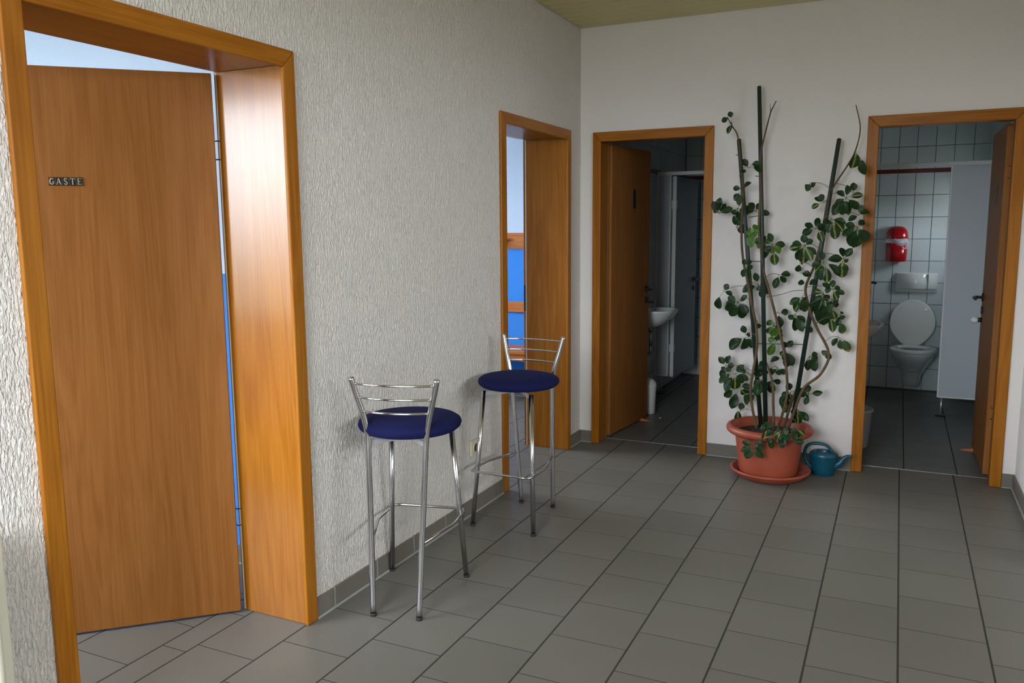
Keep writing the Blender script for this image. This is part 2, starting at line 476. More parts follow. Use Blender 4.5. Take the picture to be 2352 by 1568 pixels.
# ceilings
c = MB().box(0.0, WX, ADDED_BAY, 0.0, HC + 0.012, 2.80).box(0.0, 6.0, -6.10, ADDED_BAY, HC + 0.012, 2.80).build('ceiling', M['gap_dark'])
struct(c, 'olive-green board ceiling of the hall', 'ceiling')
pm = MB().bbox(0.004, WX - 0.004, -0.0475, 0.0475, HC, HC + 0.012, 0.002).mesh('plank', M['ceiling_board'])
pm2 = MB().bbox(0.004, 5.996, -0.0475, 0.0475, HC, HC + 0.012, 0.002).mesh('plank', M['ceiling_board'])
y = -0.054
while y > -6.05:
    inst('plank', pm if y > ADDED_BAY - 0.05 else pm2, c, (0, y, 0)); y -= 0.0995
for nm, x0, x1, y0, y1, z, lab in (('ceiling_guest_room', -4.45, -TL, -5.35, -2.42, 2.69, 'white guest room ceiling'),
                                   ('ceiling_changing_room', -3.45, -TL, -2.42, 1.34, 2.69, 'white changing room ceiling'),
                                   ('ceiling_lavatory', 0.022, 1.00, TB, 2.768, 2.48, 'white ceiling of the dark lavatory'),
                                   ('ceiling_toilet', 1.50, WX, TB, 2.768, 2.48, 'white ceiling of the lit lavatory')):
    struct(MB().box(x0, x1, y0, y1, z, 2.82).build(nm, M['white_paint']), lab, 'ceiling')

# floors: a grout bed with single tiles let into it
PX, PY, JX, JY = 0.2814, 0.2847, 0.0066, 0.0044
TILE_H = 0.006
def tile_mesh(w, h, material, b=0.0014):
    mb = MB()
    w -= JX; h -= JY
    lo = [(-w/2, -h/2, -TILE_H), (w/2, -h/2, -TILE_H), (w/2, h/2, -TILE_H), (-w/2, h/2, -TILE_H)]
    mid = [(p[0], p[1], -b) for p in lo]
    top = [(p[0], p[1], 0) for p in lo]
    mb.loft([lo, top], caps=(False, True), smooth=False)
    return mb.mesh('tile', material)
tile_cache = {}
def put_tile(parent, x0, x1, y0, y1, material, name='tile'):
    w, h = round(x1 - x0, 3), round(y1 - y0, 3)
    if w < 0.02 or h < 0.02: return
    key = (w, h, material.name)
    if key not in tile_cache: tile_cache[key] = tile_mesh(w, h, material)
    inst('tile', tile_cache[key], parent, ((x0 + x1) / 2, (y0 + y1) / 2, 0))
def lay_column(parent, x0, x1, ylo, yhi, off, material, pitch=PY):
    k = math.floor((ylo - off) / pitch)
    while off + k * pitch < yhi:
        put_tile(parent, x0, x1, max(ylo, off + k * pitch), min(yhi, off + (k + 1) * pitch), material)
        k += 1
def floor_bed(name, x0, x1, y0, y1, label):
    return struct(MB().box(x0, x1, y0, y1, -0.10, -0.0004).build(name, M['grout']), label, 'floor')

fl = floor_bed('floor', -0.366, WX, -6.12, 0.15, 'grey tiled hall floor under the bar stools and the plant')
OFF = {-7: 0.148, -6: 0.006, -5: 0.155, -4: 0.018, -3: 0.160, -2: 0.020, -1: 0.170, 0: 0.008, 1: 0.144}
X0 = 1.9703
for k in range(-7, 2):
    xa = X0 + k * PX; xb = xa + PX
    if k == 1: xb = WX
    door = k in (-7, -6, -5, -1, 0, 1)
    lay_column(fl, xa, xb, -6.10, 0.148 if door else 0.0, OFF[k], M['tile'])
for d, off in ((D1, -3.129), (D2, -0.70)):
    lay_column(fl, -0.2545, X0 - 7 * PX, d[0] - 0.02, d[1] + 0.02, off, M['tile'])
    lay_column(fl, -0.366, -0.2545, d[0] - 0.25, d[1] + 0.25, off - 0.054, M['tile'])
fb = floor_bed('floor_added_bay', WX, 6.0, -6.12, ADDED_BAY, 'grey tiled floor of the unseen added hall bay')
bay = MB()
for k in range(2, 15):
    for j in range(18):
        x0_, y0_ = X0 + k * PX + JX / 2, ADDED_BAY - (j + 1) * PY - 0.002 + (0.14 if k % 2 else 0.0) * 0
        if x0_ + PX - JX < 6.0 and y0_ > -6.10: bay.box(max(x0_, WX), x0_ + PX - JX, y0_, y0_ + PY - JY, -0.003, 0.0)
tag(bay.build('tile_field', M['tile'], fb), kind='stuff')
fg = floor_bed('floor_guest_room', -4.3, -0.366, -5.20, -2.52, 'grey tiled floor of the guest room')
for i in range(5):
    xb = -0.366 - i * PX
    lay_column(fg, xb - PX, xb, -4.0, -2.53, -3.04 + 0.14 * (i % 2), M['tile'], 0.2875)
fc = floor_bed('floor_changing_room', -3.3, -0.366, -2.42, 1.20, 'grey tiled floor of the changing room')
for i in range(6):
    xb = -0.366 - i * PX
    lay_column(fc, xb - PX, xb, -1.4, 1.19, 0.05 + 0.14 * (i % 2), M['tile'])
fw = floor_bed('floor_toilet', 1.50, WX, 0.15, 2.768, 'grey tiled floor of the lit lavatory')
for k in range(-2, 2):
    xa = 1.994 + k * PX
    lay_column(fw, max(xa, 1.502), min(xa + PX, WX - 0.002), 0.152, 2.75, (0.55 if k % 2 == 0 else 0.53 + 0.14), M['tile_wc'])
fd = floor_bed('floor_lavatory', 0.022, 1.00, 0.15, 2.768, 'grey tiled floor of the dark lavatory')
for k in range(-2, 2):
    xa = 0.443 + k * PX
    lay_column(fd, max(xa, 0.024), min(xa + PX, 0.998), 0.152, 2.75, 0.40 + 0.14 * (k % 2), M['tile_wc'])
# rest of the wall foot between floor beds
struct(MB().box(-TL, 0.0, 0.15, 2.9, -0.10, 0.0).box(1.0, 1.5, 0.15, 2.9, -0.10, 0.0).box(-4.45, -TL, -2.52, -2.42, -0.10, 0.0).build('floor_wall_base', M['grout']), 'concrete base beneath the inner walls', 'floor')
# thin metal strips in the two lavatory doorways
for i, d in ((1, D3), (2, D4)):
    struct(MB().bbox(d[0] - 0.005, d[1] + 0.005, 0.146, 0.153, -0.003, 0.0012, 0.0006).build('trim_%d' % (8 + i), M['alu']), ('thin metal threshold strip below the dark lavatory door', 'thin metal threshold strip below the lit lavatory door')[i - 1], 'threshold')

# wall tiles of the lavatories
TW, TH, WJ = 0.140, 0.1865, 0.0042
def wtile_mesh(w, h, t, material):
    mb = MB(); b = 0.001
    w -= WJ; h -= WJ
    r0 = [(-w/2, 0, -h/2), (w/2, 0, -h/2), (w/2, 0, h/2), (-w/2, 0, h/2)]
    r1 = [(p[0], -t + b, p[2]) for p in r0]
    r2_ = [(p[0] - math.copysign(b, p[0]), -t, p[2] - math.copysign(b, p[2])) for p in r0]
    mb.loft([r0, r1, r2_], caps=(False, True), smooth=False)
    return mb.mesh('tile', material)
ROWS = [0.010 + TH * i + (0.031 if i > 9 else 0.0) for i in range(14)]
wt_cache = {}
def tile_wall(parent, a0, a1, start, place, zmax=2.48, red=True):
    k = math.floor((a0 - start) / TW)
    while start + k * TW < a1:
        u0, u1 = max(a0, start + k * TW), min(a1, start + (k + 1) * TW)
        k += 1
        if u1 - u0 < 0.02: continue
        rows = [(ROWS[i], ROWS[i] + TH, 'wall_tile') for i in range(13)] + ([(ROWS[9] + TH, ROWS[10], 'red_tile')] if red else [])
        for z0, z1, mm in rows:
            z1 = min(z1, zmax)
            if z1 - z0 < 0.02: continue
            key = (round(u1 - u0, 3), round(z1 - z0, 3), mm)
            if key not in wt_cache: wt_cache[key] = wtile_mesh(key[0], key[1], 0.008, M[mm])
            place(parent, wt_cache[key], (u0 + u1) / 2, (z0 + z1) / 2)
back_tiles = struct(empty('wall_tiles_back'), 'white ceramic tiles on the wall behind the toilet', 'tiles')
tile_wall(back_tiles, 1.50, WX, 1.717, lambda p, me, u, z: inst('tile', me, p, (u, 2.768, z)))
dark_tiles = struct(empty('wall_tiles_dark_back'), 'white ceramic tiles on the rear wall of the dark lavatory', 'tiles')
tile_wall(dark_tiles, 0.032, 0.99, 0.033, lambda p, me, u, z: inst('tile', me, p, (u, 2.768, z)))
side_tiles = struct(empty('wall_tiles_dark_side'), 'white ceramic tiles on the side wall of the dark lavatory', 'tiles')
tile_wall(side_tiles, 0.60, 2.758, 0.60, lambda p, me, u, z: inst('tile', me, p, (0.022, u, z), (0, 0, H90)))
right_tiles = struct(empty('wall_tiles_toilet_side'), 'white ceramic tiles on the side wall of the lit lavatory', 'tiles')
tile_wall(right_tiles, 1.47, 2.758, 1.47, lambda p, me, u, z: None if (WC_WIN[0] - 0.06 < u < WC_WIN[1] + 0.06 and WC_WIN[2] - 0.08 < z < WC_WIN[3] + 0.06) else inst('tile', me, p, (WX, u, z), (0, 0, -H90)))

# skirting tiles
def skirting(name, axis, a0, a1, plane, sign, joints, label):
    """strip along a wall; sign = direction in which the tile stands proud of the plane"""
    def bx(mb, u0, u1, t0, t1, z0, z1, bev=0.0):
        q0, q1 = sorted((plane + sign * t0, plane + sign * t1))
        args = (u0, u1, q0, q1, z0, z1) if axis == 0 else (q0, q1, u0, u1, z0, z1)
        return mb.bbox(*args, bev) if bev else mb.box(*args)
    o = bx(MB(), a0, a1, 0.0, 0.0066, 0.001, 0.078).build(name, M['base_grout'])
    struct(o, label, 'skirting')
    cuts = [a0] + sorted(j for j in joints if a0 + 0.01 < j < a1 - 0.01) + [a1]
    for u0, u1 in zip(cuts[:-1], cuts[1:]):
        g0 = 0.0 if u0 == a0 else 0.0028
        g1 = 0.0 if u1 == a1 else 0.0028
        bx(MB(), u0 + g0, u1 - g1, 0.001, 0.009, 0.004, 0.080, 0.0012).build('tile', M['base_tile'], o)
    mb = MB()
    def P(u, t, z): return (u, plane + sign * t, z) if axis == 0 else (plane + sign * t, u, z)
    mb.loft([[P(u, 0.0085, 0.0005), P(u, 0.0150, 0.0005), P(u, 0.0085, 0.0065)] for u in (a0, a1)], smooth=False)
    mb.build('sealant', M['seal_grout'], o)
    return o
JL = [-2.693 + 0.2853 * i for i in range(-18, 10)]
skirting('baseboard_left', 1, D1[4] + 0.001, D2[3] - 0.001, 0.0, 1, JL, 'grey tile skirting behind the bar stools')
skirting('baseboard_left_corner', 1, D2[4] + 0.001, -0.009, 0.0, 1, JL, 'short grey tile skirting in the corner beside the changing room door')
skirting('baseboard_left_near', 1, -6.10, D1[3] - 0.001, 0.0, 1, JL, 'grey tile skirting below the radiator')
skirting('baseboard_back_corner', 0, 0.009, D3[3] - 0.001, 0.0, -1, [], 'short grey tile skirting beside the dark lavatory door')
skirting('baseboard_back', 0, D3[4] + 0.001, D4[3] - 0.001, 0.0, -1, [1.16, 1.445], 'grey tile skirting behind the plant pot')
skirting('baseboard_back_end', 0, D4[4] + 0.001, WX - 0.009, 0.0, -1, [], 'short grey tile skirting beside the lit lavatory door')
skirting('baseboard_right', 1, ADDED_BAY, -0.0005, WX, -1, [-0.32 - 0.2853 * i for i in range(26)], 'grey tile skirting along the right wall')
skirting('baseboard_guest_room', 0, -4.3, -TL, -2.52, -1, [], 'grey tile skirting of the guest room wall')
skirting('baseboard_changing_room', 0, -3.3, -TL, 1.20, -1, [], 'grey tile skirting below the changing room bench')

# ------------------------------------------------------------------ door frames
def bevelled(mb, w=0.0025):
    bm = bmesh.new()
    vs = [bm.verts.new(v) for v in mb.v]
    for f_ in mb.f:
        try: bm.faces.new([vs[i] for i in f_])
        except ValueError: pass
    bmesh.ops.recalc_face_normals(bm, faces=bm.faces[:])
    bmesh.ops.bevel(bm, geom=bm.edges[:], offset=w, segments=3, profile=0.5, affect='EDGES')
    bm.verts.index_update()
    o = MB()
    o.add([v.co for v in bm.verts], [[v.index for v in f_.verts] for f_ in bm.faces])
    bm.free()
    return o

def door_frame(name, axis, D, T, wood_head, label, strike=None, lining=None, lip=0.006):
    lining = lining or M['wood_v']
    def P(u, d, z): return (u, d, z) if axis == 0 else (-d, u, z)
    root = struct(empty(name, P((D[0] + D[1]) / 2, 0, 0)), label, 'door frame')
    base = root.location.copy()
    def Q(u, d, z):
        p = Vector(P(u, d, z)) - base
        return (p.x, p.y, p.z)
    def poly(pts, d0, d1, nm, m_, bev=0.004):
        a = [Q(u, d0, z) for u, z in pts]
        vec = Vector(Q(pts[0][0], d1, pts[0][1])) - Vector(a[0])
        o_ = bevelled(MB().prism(a, vec), bev)
        return o_.build(nm, m_, root)
    u0, u1, z1, o0, o1, oz = D
    for d0, d1 in ((-0.014, 0.0), (T, T + 0.014)):
        if d0 > 0: u0, u1, z1 = D[0] - 0.024, D[1] + 0.024, D[2] + 0.024      # rebated side stands back behind the leaf
        poly([(o0, 0.001), (u0, 0.001), (u0, z1), (o0, oz)], d0, d1, 'casing', M['wood_v'])
        poly([(u1, 0.001), (o1, 0.001), (o1, oz), (u1, z1)], d0, d1, 'casing', M['wood_v'])
        poly([(u0, z1), (u1, z1), (o1, oz), (o0, oz)], d0, d1, 'head_casing', wood_head)
    u0, u1, z1 = D[:3]
    s = 0.009                                    # the lining stands back from the casing edge
    rb = T - 0.002                               # rebate for the leaf
    def lin(uA, uB, zA, zB, d0, d1, nm, m_):
        a, b_ = Q(uA, d0, zA), Q(uB, d1, zB)
        MB().bbox(*sorted((a[0], b_[0])), *sorted((a[1], b_[1])), *sorted((a[2], b_[2])), 0.0015).build(nm, m_, root)
    lin(u0 - 0.024, u0 - s, 0.001, z1 + s, 0.0005, rb, 'lining', lining)
    lin(u1 + s, u1 + 0.024, 0.001, z1 + s, 0.0005, rb, 'lining', lining)
    lin(u0 - s, u1 + s, z1 + s, z1 + 0.024, 0.0005, rb, 'head_lining', M['wood_y'] if axis else M['wood_x'])
    for sgn, uu in ((-1, u0), (1, u1)):
        lin(uu + sgn * 0.0125, uu + sgn * 0.0235, 0.001, z1 + 0.012, T + 0.006, T + 0.006 + lip, 'rebate', M['wood_v'])
        lin(uu + sgn * 0.0095, uu + sgn * 0.0230, 0.002, z1 + 0.010, rb + 0.0005, T + 0.0055, 'seal', M['cream_plastic'])
    if strike is not None:
        sgn, uu = (1, u1) if strike > 0 else (-1, u0)
        lin(uu + sgn * 0.0110, uu + sgn * 0.0126, 0.90, 1.07, T + 0.0075, T + 0.005 + lip, 'strike_plate', M['black_plastic'])
    return root

door_frame('trim_1', 1, D1, 0.295, M['wood_y'], 'beech door frame round the guest room doorway', lining=M['wood_jamb'])
door_frame('trim_2', 1, D2, 0.280, M['wood_y'], 'beech door frame of the changing room doorway with the blue wall beyond', strike=1, lip=0.014)
door_frame('trim_3', 0, D3, TB, M['wood_x'], 'beech door frame round the dark lavatory doorway')
door_frame('trim_4', 0, D4, TB, M['wood_x'], 'beech door frame round the lavatory doorway with the toilet beyond')

# ------------------------------------------------------------------ door leaves
def door_leaf(name, pivot, angle, width, face, label, handle=True, plate=None, knob=False, hinge_z=(0.37, 1.722), height=1.982, x_start=0.004):
    root = struct(empty(name, (pivot[0], pivot[1], 0), angle), label, 'door')
    t = 0.040
    y0, y1 = (-t, 0.0) if face > 0 else (0.0, t)
    pan = MB().bbox(x_start, width, y0, y1, 0.008, height, 0.0025).build('door_panel', M['wood_leaf'], root)
    # overlapping rebate lip on the rear side
    yb = (y0 - 0.014, y0) if face > 0 else (y1, y1 + 0.014)
    fy = y1 if face > 0 else y0
    s = 1 if face > 0 else -1
    for z in hinge_z:
        hb = MB()
        yr = y0 - 0.008 if face > 0 else y1 + 0.008
        hb.tube([(0.024, yr, z - 0.04), (0.024, yr, z + 0.04)], 0.0075, 12)
        for dz in (-0.032, 0.032):
            hb.tube([(0.024, yr, z + dz), (0.004, (y0 + y1) / 2, z + dz), (-0.022, (y0 + y1) / 2 - 0.004 * s, z + dz)], 0.0022, 8)
        hb.build('hinge', M['black_plastic'], pan)
    if handle:
        hx = width - 0.062
        h = MB()
        h.tube([(hx, fy, 0.985), (hx, fy + s * 0.008, 0.985)], 0.026, 20)
        h.tube(smooth_path([(hx, fy + s * 0.006, 0.985), (hx, fy + s * 0.040, 0.985), (hx - 0.018, fy + s * 0.052, 0.985), (hx - 0.06, fy + s * 0.054, 0.985), (hx - 0.118, fy + s * 0.052, 0.983)], 5), 0.0095, 12)
        h.build('handle', M['black_plastic'], pan)
        e = MB()
        e.tube([(hx, fy, 0.905), (hx, fy + s * 0.008, 0.905)], 0.024, 20)
        e.build('key_rosette', M['black_plastic'], pan)
    if plate:
        px, pz = plate
        MB().bbox(px - 0.024, px + 0.024, *sorted((fy, fy + s * 0.004)), pz - 0.065, pz + 0.065, 0.001).build('sign_plate', M['black_plastic'], pan)
    if knob:
        kx = width - 0.06
        MB().tube([(kx, fy, 0.842), (kx, fy + s * 0.022, 0.842)], [0.016, 0.013], 16).build('knob_base', M['black_plastic'], pan)
        MB().tube([(kx, fy + s * (0.020 + 0.044 * i / 8), 0.842) for i in range(9)], [0.014, 0.019, 0.021, 0.022, 0.022, 0.021, 0.019, 0.014, 0.006], 18).build('knob', M['white_plastic'], pan)
    return root

a1 = math.atan2(-0.681, -0.732)
L1 = door_leaf('door_1', (-0.283, -2.872), a1, 0.885, 1, 'half-open beech guest room door with a small brass name sign', handle=False, x_start=0.011)
door_leaf('door_2', (0.150, 0.188), math.radians(83.2), 0.665, -1, 'beech door standing open into the dark lavatory', plate=(0.37, 1.632))
door_leaf('door_3', (2.404, 0.200), math.radians(90.9), 0.655, 1, 'beech door standing open beside the toilet cubicle', plate=(0.30, 1.615), knob=True)

# GASTE sign: five black tiles with raised brass letters
def letters():
    """strokes of each letter in a 1 x 1 cell: list of polygons"""
    def bar(x0, y0, x1, y1, w):
        dx, dy = x1 - x0, y1 - y0
        ln = math.hypot(dx, dy); nx, ny = -dy / ln * w / 2, dx / ln * w / 2
        return [(x0 - nx, y0 - ny), (x1 - nx, y1 - ny), (x1 + nx, y1 + ny), (x0 + nx, y0 + ny)]
    def arc(cx, cy, rx, ry, a0, a1, w0, w1, n=9):
        out = []
        for i in range(n):
            t0 = math.radians(a0 + (a1 - a0) * i / n); t1 = math.radians(a0 + (a1 - a0) * (i + 1) / n)
            wa = w0 + (w1 - w0) * math.sin(math.pi * i / n); wb = w0 + (w1 - w0) * math.sin(math.pi * (i + 1) / n)
            def p(t, k): return (cx + (rx + k) * math.cos(t), cy + (ry + k) * math.sin(t))
            out.append([p(t0, -wa / 2), p(t1, -wb / 2), p(t1, wb / 2), p(t0, wa / 2)])
        return out
    G = arc(0.5, 0.5, 0.34, 0.40, 45, 315, 0.07, 0.22) + [bar(0.74, 0.12, 0.74, 0.46, 0.16), bar(0.56, 0.47, 0.92, 0.47, 0.07), bar(0.74, 0.70, 0.74, 0.92, 0.06)]
    A = [bar(0.16, 0.10, 0.47, 0.92, 0.09), bar(0.47, 0.92, 0.80, 0.10, 0.20), bar(0.28, 0.36, 0.66, 0.36, 0.08), bar(0.04, 0.10, 0.32, 0.10, 0.07), bar(0.62, 0.10, 0.98, 0.10, 0.07)]
    S = arc(0.5, 0.70, 0.24, 0.20, 30, 250, 0.09, 0.18) + [bar(0.33, 0.60, 0.68, 0.40, 0.18)] + arc(0.5, 0.30, 0.26, 0.20, 60, -150, 0.09, 0.18) + [bar(0.75, 0.70, 0.75, 0.92, 0.06), bar(0.23, 0.08, 0.23, 0.30, 0.06)]
    T = [bar(0.5, 0.10, 0.5, 0.90, 0.20), bar(0.08, 0.90, 0.92, 0.90, 0.08), bar(0.09, 0.92, 0.11, 0.68, 0.06), bar(0.91, 0.92, 0.89, 0.68, 0.06), bar(0.32, 0.10, 0.68, 0.10, 0.07)]
    E = [bar(0.30, 0.10, 0.30, 0.90, 0.20), bar(0.12, 0.90, 0.84, 0.90, 0.08), bar(0.12, 0.10, 0.86, 0.10, 0.08), bar(0.30, 0.51, 0.62, 0.51, 0.08), bar(0.83, 0.92, 0.82, 0.70, 0.06), bar(0.86, 0.08, 0.85, 0.32, 0.06), bar(0.63, 0.40, 0.63, 0.62, 0.06)]
    return [G, A, S, T, E]
sign = MB()
sx0, cell, sz0, sh = 0.541, 0.0208, 1.5945, 0.0275
for i, strokes in enumerate(letters()):
    # seen from the hall the word runs from the far end of the leaf towards the hinge
    xs = sx0 - i * cell
    sign.bbox(xs - cell + 0.0003, xs - 0.0003, 0.0, 0.0035, sz0, sz0 + sh, 0.0005, 0)
    for p in strokes:
        ring = [(xs - cell * (0.08 + 0.84 * u), 0.0034, sz0 + sh * (0.06 + 0.88 * v)) for u, v in p]
        sign.prism(ring, (0, 0.0012, 0), 1)
so = sign.build('name_sign', [M['black_plastic'], M['brass']], L1.children[0])
so['label'] = 'black sign with brass letters reading GASTE'

# ------------------------------------------------------------------ windows (unseen and assumed, added to let the daylight in)
gm = bpy.data.materials.new('window_glass'); gm.use_nodes = True
gn, gl = gm.node_tree.nodes, gm.node_tree.links
gn.clear()
go = gn.new('ShaderNodeOutputMaterial'); gx = gn.new('ShaderNodeMixShader'); gt_ = gn.new('ShaderNodeBsdfTransparent'); gg = gn.new('ShaderNodeBsdfGlossy')
gg.inputs['Roughness'].default_value = 0.02; gx.inputs[0].default_value = 0.06
gl.new(gt_.outputs[0], gx.inputs[1]); gl.new(gg.outputs[0], gx.inputs[2]); gl.new(gx.outputs[0], go.inputs[0])
def window(name, axis, win, plane, label, bars):
    a0, a1_, z0, z1 = win
    root = struct(empty(name, ((a0 + a1_) / 2, plane, z0) if axis == 0 else (plane, (a0 + a1_) / 2, z0)), label, 'window')
    bs = root.location.copy()
    def bx(mb, u0, u1, d, zz0, zz1):
        if axis == 0: return mb.bbox(u0 - bs.x, u1 - bs.x, -d, d, zz0 - bs.z, zz1 - bs.z, 0.003)
        return mb.bbox(-d, d, u0 - bs.y, u1 - bs.y, zz0 - bs.z, zz1 - bs.z, 0.003)
    w = 0.055
    mb = MB()
    bx(mb, a0, a0 + w, 0.03, z0, z1); bx(mb, a1_ - w, a1_, 0.03, z0, z1)
    bx(mb, a0 + w, a1_ - w, 0.03, z0, z0 + w); bx(mb, a0 + w, a1_ - w, 0.03, z1 - w, z1)
    mb.build('window_frame', M['white_plastic'], root)
    cuts = [a0 + w]
    for b_ in bars:
        u = a0 + (a1_ - a0) * b_
        bx(MB(), u - 0.03, u + 0.03, 0.028, z0 + w, z1 - w).build('mullion', M['white_plastic'], root)
        cuts += [u - 0.03, u + 0.03]
    cuts.append(a1_ - w)
    for u0, u1 in zip(cuts[0::2], cuts[1::2]):
        bx(MB(), u0 - 0.004, u1 + 0.004, 0.004, z0 + w - 0.004, z1 - w + 0.004).build('pane', gm, root)
window('added_window_1', 0, HALL_WIN, -6.16, 'tall unseen front window added to light the hall', [])
window('added_window_2', 0, GUEST_WIN, -5.26, 'wide unseen window added to light the guest room', [0.18, 0.82])
window('added_window_3', 1, CHANGE_WIN, -3.38, 'wide unseen window added to light the changing room', [0.5])
window('added_window_5', 1, SIDE_WIN, 6.06, 'long unseen window added in the assumed hall bay', [0.25, 0.5, 0.75])
window('added_window_4', 1, WC_WIN, WX + 0.10, 'small unseen window added to light the lavatory', [])

